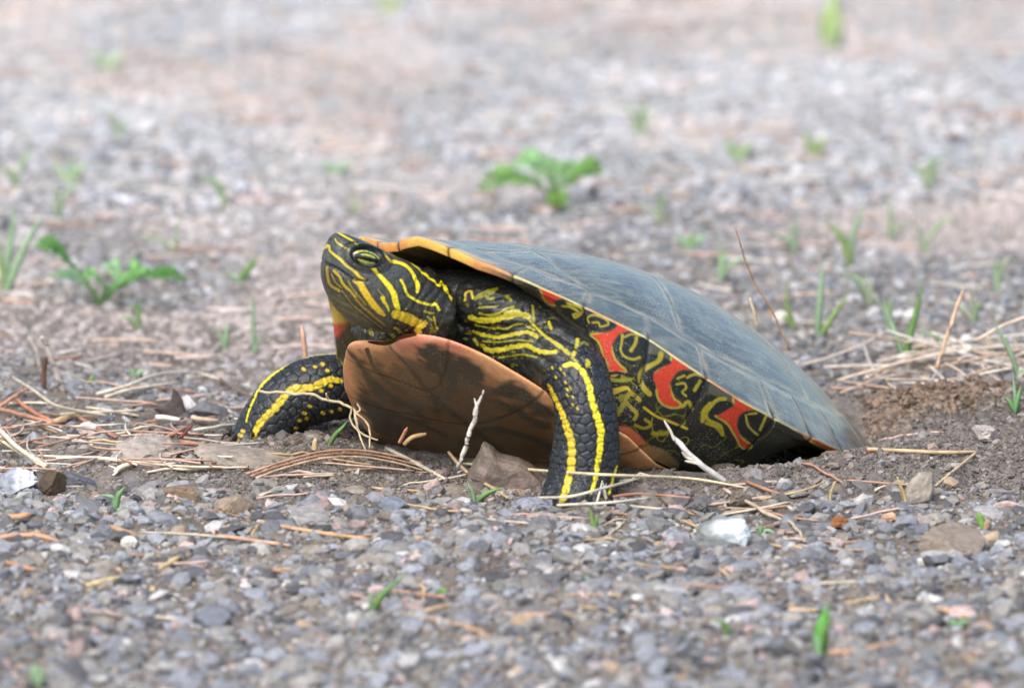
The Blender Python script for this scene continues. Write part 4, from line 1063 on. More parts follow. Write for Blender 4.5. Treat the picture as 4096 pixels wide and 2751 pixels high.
# hand-placed stones
set_rock('rock', 'triangular reddish brown rock wedged under the belly, left of the near foreleg', 2035, 1918, 340, 200, 15, (122, 108, 98), 501, -.9, top=((144, 128, 114), .25, (.5, 0, .8)), shape=prism(A((-1, -.9), (-.97, -.25), (-.6, 1), (-.42, .85), (-.25, .5), (.25, .32), (.55, .05), (.98, -.5), (.85, -1)), 1, seed=3))
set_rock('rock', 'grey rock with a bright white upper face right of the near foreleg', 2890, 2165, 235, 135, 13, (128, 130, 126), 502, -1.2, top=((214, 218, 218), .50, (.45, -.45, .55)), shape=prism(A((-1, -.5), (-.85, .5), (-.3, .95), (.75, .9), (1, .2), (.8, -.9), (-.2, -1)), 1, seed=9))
set_rock('rock', 'flat upright tan clod standing on the dirt at right', 3670, 2010, 130, 165, 7, (158, 146, 132), 503, 0, (12, -18), shape=prism(A((-.9, -1), (-.7, .2), (-.2, .85), (.75, 1), (1, .1), (.9, -.5), (-.2, -.95)), 1, seed=5))
set_rock('rock', 'broad flat brown stone slab half sunk in the lower right dirt', 3830, 2205, 330, 120, 26, (140, 126, 112), 504, -1.6, (4, 12), cuts=8, keep=.6)
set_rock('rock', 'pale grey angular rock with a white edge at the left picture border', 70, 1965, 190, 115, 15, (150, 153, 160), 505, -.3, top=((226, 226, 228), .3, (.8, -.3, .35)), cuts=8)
set_rock('rock', 'dark brown upright stone beside the pale rock at far left', 212, 1965, 120, 125, 9, (88, 74, 58), 506, -.2, (-14, 0), cuts=9)
set_rock('clod', 'flat crumbly slab of dried grey mud left of the far foreleg', 590, 1835, 300, 120, 20, (158, 147, 136), 507, -1.2, (-6, 14), cuts=7, keep=.62, cat='clod')
set_rock('clod', 'long low slab of dried mud in front of the far foreleg', 985, 1845, 430, 70, 17, (150, 138, 124), 508, -.8, (9, 12), cuts=7, keep=.6, cat='clod')
set_rock('rock', 'low brown stone standing below the dried mud slabs', 740, 1985, 190, 85, 11, (132, 112, 90), 509, -.8, (0, 10), cuts=9)
set_rock('rock', 'squarish brown stone in the gravel below the far foreleg', 920, 2050, 180, 105, 12, (150, 132, 112), 510, -.5, (4, 0), cuts=9)
set_rock('rock', 'flat light grey stone slab right of the squarish brown stone', 1255, 2085, 210, 80, 16, (152, 147, 142), 511, -1., (8, 10), cuts=8)
set_rock('rock', 'blue-grey blocky stone below the triangular rock', 1575, 2040, 130, 85, 9, (126, 132, 140), 512, -.4, (0, 0), cuts=9)
set_rock('pebble', 'round white pebble in the lower left gravel', 515, 2185, 72, 62, 4.2, (232, 224, 212), 513, -.3, cuts=2, keep=.9, cat='pebble')
set_rock('pebble', 'pinkish orange pebble on the dirt at right', 3555, 2085, 66, 42, 3.5, (214, 172, 144), 514, .3, cuts=3, keep=.85, cat='pebble')
set_rock('chip', 'rust brown crumbling chip on the dirt below the white faced rock', 3352, 2112, 90, 58, 4, (150, 98, 62), 515, .2, (-18, 0), cat='chip')
set_rock('pebble', 'round whitish pebble behind the sloping shell', 3124, 1300, 66, 66, 4.4, (232, 222, 210), 516, .4, cuts=1, keep=.95, cat='pebble')
set_rock('rock', 'pale pinkish grey stone on the brown dirt mound', 3940, 1765, 120, 90, 9, (178, 166, 158), 517, -.2, (22, 0), cuts=8)
set_rock('rock', 'blue-grey flat stone slab lying at the toe of the near foreleg', 2130, 2030, 210, 62, 9, (140, 142, 150), 518, -.6, (5, 4), cuts=8)
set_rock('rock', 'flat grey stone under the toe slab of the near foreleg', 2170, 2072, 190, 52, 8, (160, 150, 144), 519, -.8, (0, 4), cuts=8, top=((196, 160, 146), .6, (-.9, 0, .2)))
set_rock('rock', 'large dark slate stone blurred at the bottom left', 860, 2500, 200, 110, 12, (118, 120, 126), 520, -.6, (0, 8), cuts=8)
set_rock('rock', 'long grey stone slab in the lower middle gravel', 1870, 2480, 230, 62, 11, (112, 108, 102), 521, -.4, (-4, 4), cuts=8)
set_rock('rock', 'dark olive stone left of centre in the foreground gravel', 480, 2350, 85, 60, 6, (78, 78, 72), 522, -.1, cuts=9)
set_rock('rock', 'flat dark grey stone on the dirt below the shell bank', 3225, 2050, 90, 48, 6, (92, 92, 92), 523, 0, (-12, 0), cuts=9)
set_rock('rock', 'small grey chunk stuck to the skin above the near foreleg', 2165, 1508, 40, 58, 2.4, (128, 118, 120), 524, 0, cuts=7)
bpy.context.scene.objects[-1] if False else None
rk = [o for o in COL.objects if o.get('label', '').startswith('small grey chunk')][0]
rk.location = (at_y(2160, 1492, -28)) / 1000
set_rock('rock', 'brown stone chip beside the white faced rock', 2960, 2020, 110, 75, 8, (116, 104, 92), 525, -.2, (10, 0), cuts=9)
set_rock('rock', 'dark angular stone left of the white faced rock', 2800, 2040, 100, 80, 8, (112, 110, 106), 526, -.2, (-20, 0), cuts=9)
set_rock('rock', 'grey stone by the orange needle right of the near foreleg', 2640, 2110, 120, 60, 9, (124, 122, 120), 527, -.3, (6, 0), cuts=9)
set_rock('rock', 'greyish brown stone under the belly right of the needles', 1660, 1745, 140, 70, 9, (112, 104, 96), 528, -.5, (8, 0), cuts=8)

set_rock('bark_flake', 'dark torn bark flake standing up left of the far foreleg', 700, 1665, 150, 130, 3, (84, 74, 68), 531, 0, (24, -10), shape=prism(A((-1, -.7), (-.3, .1), (-.5, 1), (.2, .6), (.7, -.1), (1, -.8), (.1, -.9)), 1, seed=21), cat='bark')
set_rock('rock', 'small white stone leaning on the dark bark flake', 755, 1655, 85, 90, 4, (222, 216, 210), 532, 0, (12, 0), cuts=8)
set_rock('rock', 'pale pink and white stone left of the flat mud slab', 352, 1735, 95, 62, 5, (218, 204, 196), 533, -.2, (-6, 0), cuts=8)
set_rock('rock', 'dark grey flat stone between the bark flake and the far foreleg', 835, 1660, 190, 75, 9, (112, 110, 112), 534, -.4, (8, 4), cuts=8)
set_rock('rock', 'dark angular stone right of the dark brown upright stone', 310, 1945, 170, 80, 9, (98, 98, 104), 535, -.4, (6, 0), cuts=8)
for i, (px, py, w, h, lb) in enumerate(((1255, 1762, 110, 62, 'crumbly brown clod under the arch of the far foreleg'), (1345, 1752, 120, 70, 'crumbly brown clod between the far foreleg and the belly'), (1170, 1775, 90, 46, 'small brown clod by the toes of the far foreleg'), (1745, 1790, 130, 52, 'low brown clod under the belly left of the triangular rock'), (2540, 1890, 120, 44, 'crumbly clod against the shell right of the near foreleg'), (2890, 1880, 110, 48, 'crumbly clod on the dirt bank under the red shell bars'), (3330, 1830, 120, 44, 'crumbly clod at the tip of the shell cavity'))):
    set_rock('clod', lb, px, py, w, h, w * .055, (122, 110, 98), 540 + i, -.4, (0, 0), cuts=5, keep=.7, cat='clod', mat=M_SOIL)
# ------------------------------------------------------------------ dry stems, needles
def strand(pts, n=16): return smooth_curve(np.array(pts, float), n)
def stalk(name, label, px, rad, col, cat, lifts=None, ys=None, group=None, taper=.6, seed=0, sides=6, mat=M_STRAW, wob=.0, flat=1.0, n=None):
    """stalk through the places px; each point lies `lift` mm above the ground, or at depth y"""
    pts = []
    for i, p in enumerate(px):
        if ys is not None and ys[i] is not None: pts.append(at_y(p[0], p[1], ys[i]))
        else: pts.append(G(p[0], p[1], (lifts[i] if lifts is not None else rad)))
    n = n or max(10, 6 * len(px))
    c = strand(pts, n)
    if wob: c = c + wob * np.stack([vnoise(c / 2.5 + 7 * k + seed, 600 + k + seed) for k in range(3)], -1)
    r = rad * np.interp(np.linspace(0, 1, n), [0, .15, .8, 1], [.9, 1, .9, taper])
    v, f = tube(c, r, sides, flat)
    cc_ = np.tile(lin(col), (len(v), 1)) * (1 + .22 * vnoise(v / 2.2, 700 + seed) + .12 * vnoise(v / .6, 710 + seed))[:, None]
    org = c[0]
    o = mesh_obj(name, v - org, f, mat, None, np.clip(cc_, .01, 1))
    o.location = org / 1000
    return tag(o, label, cat, group) if cat else o
PALE, ORN, TAN, GRY, BRN = (216, 198, 160), (190, 140, 108), (190, 160, 120), (188, 180, 168), (128, 92, 66)
stalk('straw', 'long pale straw lying across the foot of the near foreleg', [(1855, 1853), (2100, 1876), (2400, 1897), (2750, 1912), (2985, 1950)], .42, (226, 208, 164), 'straw', [1, 4, 9, 3, 1])
stalk('straw', 'short white straw lying at the toes of the near foreleg', [(2228, 2020), (2440, 2009), (2600, 1990)], .4, (230, 222, 200), 'straw', [2, 3, 2])
stalk('straw', 'pale curved straw behind the toes of the near foreleg', [(2150, 1990), (2280, 1985), (2420, 1950), (2560, 1912)], .4, (214, 204, 178), 'straw', [2, 5, 6, 3])
for nm, pts, ys in (('white forked dry stem standing in front of the belly', [(1832, 1870), (1868, 1760), (1892, 1700), (1905, 1640), (1932, 1560)], (-36, -38, -39, -40, -41)),):
    st = stalk('dry_stem', nm, pts, .62, (222, 212, 196), 'dry stem', ys=ys, wob=.5, taper=.3, n=30)
    br = stalk('twig', None, [(1893, 1690), (1908, 1640), (1897, 1592)], .35, (226, 218, 204), None, ys=(-39.5, -40.2, -40.5), taper=.3)
    br.location = br.location - st.location; br.parent = st
YS = G(2905, 1932)[1] - 1.5
st = stalk('dry_stem', 'grey weathered stick leaning up against the bridge of the shell', [(2905, 1925), (2820, 1870), (2760, 1818), (2715, 1770), (2690, 1740)], .85, (196, 190, 182), 'stick', ys=[YS + q for q in (0, -.5, -.5, .5, 1)], wob=.4, taper=.4, n=30)
for q, yy in (([(2700, 1760), (2680, 1720), (2655, 1682)], (YS, YS + .5, YS + 1)), ([(2790, 1845), (2750, 1830), (2728, 1808)], (YS - .5, YS - 1, YS - 1.5)), ([(2812, 1862), (2770, 1850), (2740, 1842)], (YS - .5, YS - 1, YS - 1.5))):
    br = stalk('twig', None, q, .42, (206, 198, 184), None, ys=yy, taper=.3, wob=.2); br.location = br.location - st.location; br.parent = st
stalk('straw', 'thin short straw stub standing below the patterned bridge', [(2866, 1872), (2858, 1820), (2850, 1778)], .42, (200, 180, 130), 'straw', ys=[G(2866, 1872)[1] - .3] * 3)
stalk('straw', 'stout straight straw lying right of the shell tip', [(3468, 1796), (3620, 1803), (3770, 1809), (3905, 1806)], .62, (206, 178, 138), 'straw', [1.5, 1.8, 1.6, 1.2])
stalk('straw', 'straw sloping down from the stout straw towards the upright clod', [(3905, 1810), (3830, 1870), (3742, 1942)], .42, (202, 178, 134), 'straw', [1.2, 1.5, 1])
stalk('leaf_scrap', 'dark red scrap of leaf at the left end of the stout straw', [(3455, 1812), (3490, 1803), (3515, 1790)], 1.2, (112, 58, 44), 'leaf', [.8, 1, 1], flat=.3)
rt = stalk('root', 'long pale root running down the dirt bank right of the near foreleg', [(2895, 1952), (2990, 2005), (3080, 2060), (3155, 2085), (3190, 2120), (3222, 2165)], .5, (196, 176, 150), 'root', [1.6, 1.8, 1.6, 1.8, 1.5, .8], wob=.35, n=44)
stalk('pine_needle', 'orange brown needle sticking out of the dirt bank below the shell', [(2985, 1925), (3060, 1955), (3130, 1978)], .5, (176, 130, 104), 'pine needle', [2.2, 1.6, .8])
stalk('straw', 'bent tan straw on the dirt bank below the shell', [(3036, 1996), (3150, 1975), (3240, 1952), (3300, 1925)], .33, (196, 168, 120), 'straw', [1, 1.6, 2, 2.2])
stalk('straw', 'short upright curved straw on the dirt below the shell tip', [(3322, 2030), (3322, 1980), (3340, 1925)], .4, (198, 176, 122), 'straw', ys=(-38, -38, -38))
stalk('straw', 'thin leaning straw left of the upright clod', [(3625, 2015), (3610, 1960), (3588, 1905)], .34, (206, 178, 120), 'straw', ys=(-42, -42, -42))
stalk('straw', 'second thin straw leaning beside the upright clod', [(3618, 2015), (3606, 1975), (3594, 1920)], .3, (186, 158, 104), 'straw', ys=(-40.5, -41, -41.5))
stalk('pine_needle', 'long orange needle lying at the right side of the near foreleg', [(2432, 1990), (2540, 1975), (2660, 1982), (2760, 1990)], .48, (186, 132, 104), 'pine needle', [1, 2, 1.8, 1.2])
stalk('pine_needle', 'straight orange needle in the left foreground, the longer of a crossing pair', [(1040, 2088), (1250, 2125), (1475, 2155)], .58, (206, 164, 122), 'pine needle', [1.4, 1.7, 1.2])
stalk('pine_needle', 'pink tinged needle lying below the longer left foreground needle', [(870, 2140), (1010, 2160), (1160, 2180)], .52, (208, 164, 136), 'pine needle', [1.2, 1.6, 1.2])
stalk('pine_needle', 'short needle stub crossing the left foreground needles', [(1005, 2142), (1018, 2120), (1035, 2095)], .4, (198, 160, 110), 'pine needle', [1, 1.8, 2])
for k, (dy, c) in enumerate(((0, (206, 160, 126)), (14, (190, 140, 110)), (27, (214, 180, 146)))):
    stalk('pine_needle', ['upper', 'middle', 'lowest'][k] + ' needle of the arched bundle in front of the belly', [(985 + 20 * k, 1895 + dy * .6), (1130, 1846 + dy), (1290, 1806 + dy), (1440, 1800 + dy), (1580, 1822 + dy), (1690, 1852 + dy)], .3, c, 'pine needle', [1.2, 2.5, 3, 3, 2.4, 1.2], group=None)
stalk('straw', 'flat white straw sloping down below the arched needle bundle', [(1550, 1795), (1660, 1850), (1780, 1915)], .6, (220, 208, 182), 'straw', [1.6, 1.8, 1.2])
stalk('straw', 'tan straw bending down left of the triangular rock', [(1795, 1808), (1830, 1850), (1890, 1905), (1960, 1945), (2030, 1990)], .5, (200, 170, 128), 'straw', [5, 3.2, 2.5, 2, 1.2])
stalk('bark_sliver', 'upright reddish sliver standing against the belly edge', [(1598, 1770), (1616, 1735), (1630, 1708)], .9, (196, 132, 104), 'bark sliver', ys=(-18, -18.5, -19), taper=.25, flat=.5)
stalk('straw', 'curled tan straw on the dirt against the belly', [(1615, 1778), (1650, 1748), (1705, 1735)], .65, (180, 146, 100), 'straw', ys=(-19, -19, -18))
stalk('bark_sliver', 'short pale sliver standing up by the arched needles', [(1258, 1800), (1259, 1775), (1262, 1752)], .75, (214, 184, 136), 'bark sliver', ys=(0, 0, 0), taper=.3)
stalk('pine_needle', 'upright pinkish needle standing behind the far foreleg', [(1222, 1440), (1216, 1370), (1206, 1300)], .75, (214, 168, 140), 'pine needle', ys=(62, 62, 62), taper=.2)
rt = stalk('root', 'pale hairy root hanging over the far foreleg', [(1036, 1567), (1120, 1572), (1225, 1575), (1290, 1595), (1360, 1612), (1415, 1635), (1425, 1680), (1440, 1730), (1510, 1760)], .42, (202, 184, 148), 'root', ys=(24, 22, 20, 19, 15, 8, 4, 2, -4), wob=.4, n=60)
for q, yy in (([(1408, 1630), (1405, 1680), (1440, 1740), (1462, 1800)], (8, 2, -4, -8)), ([(1320, 1602), (1310, 1585), (1305, 1570)], (18, 17, 17)), ([(1425, 1650), (1470, 1690), (1482, 1740), (1475, 1790)], (6, 0, -4, -8)), ([(1430, 1612), (1440, 1640), (1420, 1650)], (7, 5, 6))):
    br = stalk('rootlet', None, q, .3, (196, 176, 138), None, ys=yy, wob=.3, n=20); br.location = br.location - rt.location; br.parent = rt
# left of the turtle
LEFT = [('dark tipped straw arching from the left over the needles', [(50, 1508), (140, 1565), (220, 1620), (330, 1645), (430, 1660)], .5, (186, 172, 150), [7, 7, 5, 3, 2], 'straw'),
        ('thick orange twig lying at the left picture edge', [(-20, 1640), (50, 1590), (120, 1550)], .6, (198, 146, 118), [1.5, 3, 3], 'pine needle'),
        ('orange needle sloping down from the left edge pile', [(68, 1600), (140, 1650), (215, 1690)], .6, (186, 126, 98), [2.5, 2, 1.5], 'pine needle'),
        ('second orange needle below the left edge pile', [(0, 1635), (110, 1665), (215, 1690)], .6, (184, 134, 108), [2, 2, 1.5], 'pine needle'),
        ('light tan needle rising right of the left edge pile', [(190, 1700), (260, 1668), (330, 1652)], .7, (220, 188, 140), [1.2, 1.6, 1.4], 'pine needle'),
        ('brown needle running down to the dried mud slab', [(318, 1672), (390, 1710), (462, 1748)], .55, (170, 126, 100), [2, 2, 1.6], 'pine needle'),
        ('upper long pale straw arching above the mud slab', [(385, 1575), (500, 1545), (620, 1500), (700, 1490), (800, 1495), (900, 1522)], .5, (216, 204, 184), [1.5, 3, 4, 4, 3, 2], 'straw'),
        ('lower long pale straw running to the far foreleg', [(420, 1588), (520, 1558), (640, 1540), (720, 1527)], .45, (220, 206, 180), [1.5, 2.4, 2.4, 2], 'straw'),
        ('dark brown twig running down to the far foreleg', [(880, 1515), (950, 1560), (1020, 1590)], .45, (132, 108, 88), [2.5, 2, 1.4], 'twig'),
        ('pale straw lying flat above the two mud slabs', [(240, 1655), (400, 1648), (560, 1640)], .4, (212, 200, 176), [2, 2.4, 2], 'straw'),
        ('thick white straw at the lower left edge', [(-20, 1700), (60, 1780), (130, 1830), (185, 1865)], .75, (206, 194, 176), [5, 4.5, 3, 2], 'straw'),
        ('yellowish straw crossing the thick white straw at left', [(5, 1760), (80, 1810), (180, 1868)], .5, (222, 208, 164), [3.4, 3, 2.2], 'straw'),
        ('long thin straw running under the mud slabs', [(150, 1822), (330, 1828), (520, 1845), (700, 1862), (860, 1868), (990, 1868)], .42, (218, 198, 168), [1.6, 1.8, 1.6, 1.4, 1.6, 1.4], 'straw'),
        ('short bent white straw below the flat mud slab', [(460, 1890), (485, 1865), (530, 1852)], .7, (222, 206, 180), [1.2, 1.8, 1.6], 'straw'),
        ('orange sliver right of the flat mud slab', [(725, 1768), (820, 1782), (925, 1800)], .75, (200, 142, 108), [2, 2.4, 1.6], 'bark sliver'),
        ('white straw stub behind the flat mud slab', [(625, 1668), (670, 1672), (720, 1680)], .8, (222, 214, 200), [2.2, 2.4, 2], 'straw'),
        ('tan twig stub beside the white straw stub', [(765, 1668), (820, 1678), (868, 1682)], .7, (196, 172, 146), [2.2, 2.2, 2], 'twig'),
        ('reddish needle pointing at the flat mud slab', [(672, 1745), (715, 1722), (755, 1705)], .5, (186, 134, 110), [1.4, 2, 2], 'pine needle'),
        ('dark red needle crossing the reddish needle', [(720, 1748), (748, 1722), (770, 1700)], .5, (140, 76, 62), [1.8, 2.4, 2.6], 'pine needle'),
        ('grey straw lying towards the far forefoot', [(760, 1722), (850, 1708), (950, 1695)], .45, (204, 194, 176), [1.6, 2, 1.8], 'straw'),
        ('orange flake lying near the bottom left edge', [(30, 2070), (80, 2066), (120, 2058)], 1.0, (206, 158, 116), [1, 1.2, 1], 'bark sliver'),
        ('long orange needle at the lower left edge', [(-20, 2150), (80, 2140), (170, 2145), (245, 2168)], .7, (206, 156, 122), [1.2, 1.6, 1.6, 1.2], 'pine needle'),
        ('tan sliver lying above the white pebble', [(440, 2105), (510, 2130), (585, 2152)], .8, (184, 148, 112), [1.2, 1.6, 1], 'bark sliver'),
        ('yellow straw stub lying in the lower left gravel', [(640, 2272), (680, 2250), (720, 2225)], .7, (214, 188, 136), [1, 1.4, 1.2], 'straw'),
        ('yellow straw pointing to the dark olive stone', [(350, 2340), (420, 2322), (480, 2308)], .75, (222, 196, 140), [1.2, 1.4, 1.2], 'straw'),
        ('orange needle at the far left below the pale stone', [(10, 2245), (70, 2260), (140, 2280)], .7, (204, 148, 108), [1.2, 1.4, 1], 'pine needle'),
        ('grey dry stalk curling upright at far left behind the needle pile', [(160, 1465), (145, 1400), (112, 1345)], .5, (206, 192, 172), None, 'dry stem'),
        ('thick grey stalk leaning over the left needle pile', [(255, 1570), (215, 1460), (180, 1370), (165, 1348)], .9, (196, 182, 168), None, 'dry stem'),
        ('dark brown upright twig in the left needle pile', [(172, 1555), (178, 1490), (184, 1425)], .75, (116, 84, 66), None, 'twig')]
for i, (lb, pts, r, c, lf, cat) in enumerate(LEFT):
    if lf is None:
        yb = G(*pts[0])[1]; stalk(cat.replace(' ', '_'), lb, pts, r, c, cat, ys=[yb - 1.0 * k for k in range(len(pts))], seed=i, wob=.2)
    else: stalk(cat.replace(' ', '_'), lb, pts, r, c, cat, lf, seed=i, wob=.15)
RIGHT = [('tall thin reddish stem standing behind the slope of the shell', [(3160, 1400), (3085, 1240), (3020, 1130), (2975, 1020), (2945, 912)], .28, (180, 140, 110), (64, 62, 60, 58, 56), 'dry stem'),
         ('short pale stalk standing close behind the shell', [(3030, 1300), (3020, 1260), (3002, 1190)], .45, (212, 188, 150), (70, 70, 70), 'dry stem'),
         ('pale dry stalk leaning right in the grass behind', [(3745, 1480), (3790, 1340), (3830, 1220), (3850, 1160)], .6, (220, 186, 150), (92, 92, 92, 92), 'dry stem'),
         ('long pale straw rising to the right picture edge', [(3900, 1365), (4000, 1310), (4110, 1262)], .6, (222, 200, 176), (120, 118, 116), 'straw')]
for i, (lb, pts, r, c, ys, cat) in enumerate(RIGHT): stalk(cat.replace(' ', '_'), lb, pts, r, c, cat, ys=ys, seed=40 + i, wob=.2)
FORE = [('orange needle running along the right foreground', [(3490, 2445), (3620, 2425), (3740, 2430), (3880, 2470)], .7, (206, 158, 118)), ('tan needle in the right foreground gravel', [(3100, 2435), (3220, 2440), (3290, 2442)], .75, (206, 172, 124)),
        ('blurred orange needle by the bright green blade at bottom right', [(3290, 2610), (3430, 2600), (3560, 2575), (3620, 2560)], .8, (208, 160, 126)), ('curved tan needle in the blurred middle foreground', [(1640, 2450), (1690, 2400), (1692, 2350), (1675, 2335)], .6, (204, 170, 126)),
        ('long brown needle at the bottom middle', [(1620, 2455), (1760, 2480), (1900, 2520), (2040, 2580)], .7, (176, 136, 100)), ('orange tan needle above the long grey slab', [(1660, 2450), (1760, 2425), (1880, 2410)], .6, (206, 164, 112)),
        ('pinkish needle right of the long grey slab', [(2000, 2450), (2150, 2458), (2300, 2452)], .75, (206, 160, 134)), ('straw arching in the lower right foreground', [(3560, 2440), (3548, 2390), (3530, 2350)], .5, (216, 186, 130)),
        ('pale straw lying left of the white faced rock', [(2700, 2165), (2790, 2128), (2885, 2120)], .45, (204, 184, 144)), ('salmon needle half hidden under the brown chips', [(3130, 2130), (3220, 2128), (3370, 2132)], .5, (198, 156, 136)),
        ('curved tan straw in the gravel under the white faced rock', [(2830, 2265), (2880, 2275), (2915, 2305)], .5, (206, 176, 134)), ('orange needle at the lower middle gravel', [(2690, 2270), (2730, 2280), (2775, 2292)], .7, (206, 146, 106)),
        ('thin root lying below the near forefoot', [(2130, 2065), (2220, 2090), (2310, 2130), (2360, 2150)], .35, (206, 184, 150)), ('short tan straw under the near forefoot', [(2400, 2105), (2460, 2078), (2510, 2075)], .33, (206, 182, 138)),
        ('curled straw beside the grass tuft below the near forefoot', [(2420, 2150), (2470, 2110), (2500, 2085)], .35, (210, 190, 150))]
for i, (lb, pts, r, c) in enumerate(FORE):
    r *= .78; c = tuple(int(.75 * q + .25 * w) for q, w in zip(c, (206, 186, 164)))
    stalk('pine_needle' if 'needle' in lb else ('root' if 'root' in lb else 'straw'), lb, pts, r, c, 'pine needle' if 'needle' in lb else ('root' if 'root' in lb else 'straw'), [r * .3 + .5 * (0 < k < len(pts) - 1) for k in range(len(pts))], seed=60 + i, wob=.2)
# grey forked dead grass at the near forefoot
tuft = empty('dead_grass_tuft', G(2390, 2130)); tag(tuft, 'tuft of dead grass with white stems in front of the near forefoot', 'grass')
for i, (q, yy, c) in enumerate(([[(2350, 2120), (2390, 2000), (2410, 1920)], (-50, -48, -47), (214, 204, 186)], [[(2445, 2060), (2425, 1990), (2412, 1930)], (-48, -47, -47), (206, 196, 178)], [[(2440, 2060), (2418, 1980), (2416, 1960), (2425, 1935)], (-46, -46, -46, -46), (200, 190, 170)], [[(2390, 2190), (2375, 2110), (2365, 2040)], (-54, -53, -52), (188, 180, 96)], [[(2345, 2140), (2370, 2060), (2380, 2010)], (-52, -51, -51), (200, 176, 140)], [[(2360, 2150), (2335, 2090), (2325, 2050)], (-53, -53, -53), (206, 180, 150)])):
    b_ = stalk('grass_stem', None, q, .33, c, None, ys=yy, taper=.4, seed=90 + i); b_.location = b_.location - tuft.location; b_.parent = tuft

# random needles: a countable number near the camera's focus, a mass of litter far behind
rng = np.random.default_rng(23)
NEED = [('orange brown', (180, 140, 114)), ('tan', (200, 168, 124)), ('pale', (216, 202, 176)), ('pinkish', (202, 172, 154))]
cnt = 0
while cnt < 95:
    y = -180 + 300 * rng.random(); x = (rng.random() * 2 - 1) * (half_width(y) - 4)
    if rng.random() < .55 and y > -20: x = -abs(x)
    if y < -40 and rng.random() < .45: continue
    L_ = 8 + 16 * rng.random(); a = rng.standard_normal() * .5 + (np.pi if rng.random() < .5 else 0); bend = rng.standard_normal() * .25
    t = np.linspace(-.5, .5, 9)
    xs = x + L_ * t * math.cos(a) - L_ * bend * t * t * math.sin(a); ys = y + L_ * t * math.sin(a) + L_ * bend * t * t * math.cos(a)
    if under_turtle(xs, ys, 3).any(): continue
    q = proj(A(x, y, 0)[None])[0]
    zs = ground0(xs, ys); zl = np.maximum(np.interp(t, [-.5, .5], [zs[0], zs[-1]]), zs) + .8
    k = rng.integers(0, 4); nm, c = NEED[k]
    v, f = tube(np.stack([xs, ys, zl], -1), (.26 + .16 * rng.random()) * np.interp(t, [-.5, -.4, .4, .5], [.7, 1, 1, .5]), 5)
    org = A(x, y, zl[4])
    o = mesh_obj('pine_needle', v - org, f, M_STRAW, None, np.clip(lin(c) * (.8 + .4 * rng.random()), .01, 1)); o.location = org / 1000
    wh = where_phrase(*q) if q[1] > 1500 else ('on the gravel behind, left of the head' if q[0] < 1300 else ('on the gravel behind, right of the shell' if q[0] > 3000 else 'on the gravel behind the turtle'))
    tag(o, f'{nm} fallen needle {wh}', 'pine needle', f'{nm} fallen needles {wh}')
    cnt += 1
def litter(name, label, n, y0, y1, x0, x1, lmin, lmax, rad, cols, rng, up=.0, xpad=50):
    g = Geo()
    for _ in range(n):
        y = y0 + (y1 - y0) * rng.random()
        x = (rng.random() * 2 - 1) * (half_width(y) + xpad) if x0 is None else x0 + (x1 - x0) * rng.random()
        if under_turtle(A(x), A(y), 3)[0]: continue
        L_ = lmin + (lmax - lmin) * rng.random() ** 1.5; a = rng.random() * 2 * np.pi if up else rng.standard_normal() * .6; bend = rng.standard_normal() * .4
        t = np.linspace(-.5, .5, 6)
        xs = x + L_ * t * math.cos(a) - L_ * bend * t * t * math.sin(a); ys = y + L_ * t * math.sin(a) + L_ * bend * t * t * math.cos(a)
        z0 = float(ground0(A(x), A(y))[0]); zs = z0 + rad + 1.2 + (t + .5) * L_ * up * rng.random() + (rng.random() * 3 * up)
        v, f = tube(np.stack([xs, ys, zs], -1), rad, 4)
        c = cols[rng.integers(0, len(cols))]
        g.add(v, tri(f), lin(c) * (.75 + .5 * rng.random()))
    o = g.obj(name, M_STRAW); tag(o, label, None, None, 'stuff')
    return o
LC = [(206, 178, 162), (212, 190, 178), (196, 172, 152), (222, 212, 200), (192, 156, 136), (206, 196, 182)]
litter('needle_litter', 'blurred dry needles strewn over the far gravel', 420, 110, 960, None, None, 7, 22, .45, LC, rng)
litter('straw_bed', 'tangled pale dry grass lying behind the shell on the right', 120, 100, 160, 96, 190, 10, 34, .36, [(218, 204, 186), (206, 186, 166), (226, 216, 202), (194, 168, 146)], rng, .3)
litter('needle_bed', 'tangle of fallen needles and straw at far left', 95, -6, 50, -175, -72, 9, 26, .3, [(196, 164, 142), (210, 196, 176), (186, 146, 122), (186, 172, 154), (216, 206, 190)], rng, .12)

# ------------------------------------------------------------------ green plants
def blade(pts, w, col, seed=0, n=14):
    c = strand(pts, n)
    r = w * np.interp(np.linspace(0, 1, n), [0, .25, .6, 1], [.7, 1, .8, .06])
    t, s, u = frames(c, (0, -1, .15))
    # flat folded blade with a midrib
    v = []; 
    for i in range(n):
        v += [c[i] - s[i] * r[i] - u[i] * .1 * r[i], c[i] + u[i] * .22 * r[i] * -1, c[i] + s[i] * r[i] - u[i] * .1 * r[i], c[i] + u[i] * .12 * r[i]]
    f = [list(q) for q in grid_faces(n, 4, True)]
    v = np.array(v)
    k = np.repeat(np.linspace(0, 1, n), 4)[:, None]
    cc_ = lin(col) * (.85 + .3 * k) * (1 + .1 * vnoise(v / 2., seed))[:, None]
    return v, np.array(f), np.clip(cc_, .01, 1)
def sprout(name, label, base_px, blades, cat='grass', group=None):
    b = G(*base_px); e = empty(name, b); tag(e, label, cat, group)
    for i, (pts, w, col) in enumerate(blades):
        P_ = [b + A(0, 0, -.6)] + [at_y(px, py, b[1] - .6 * (k + 1)) for k, (px, py) in enumerate(pts)]
        v, f, c = blade(P_, w, col, i)
        o = mesh_obj('blade', v - b, f, M_LEAF, e, c)
    return e
GR1, GR2, GR3, GR4 = (126, 170, 108), (112, 150, 82), (154, 184, 142), (142, 166, 102)
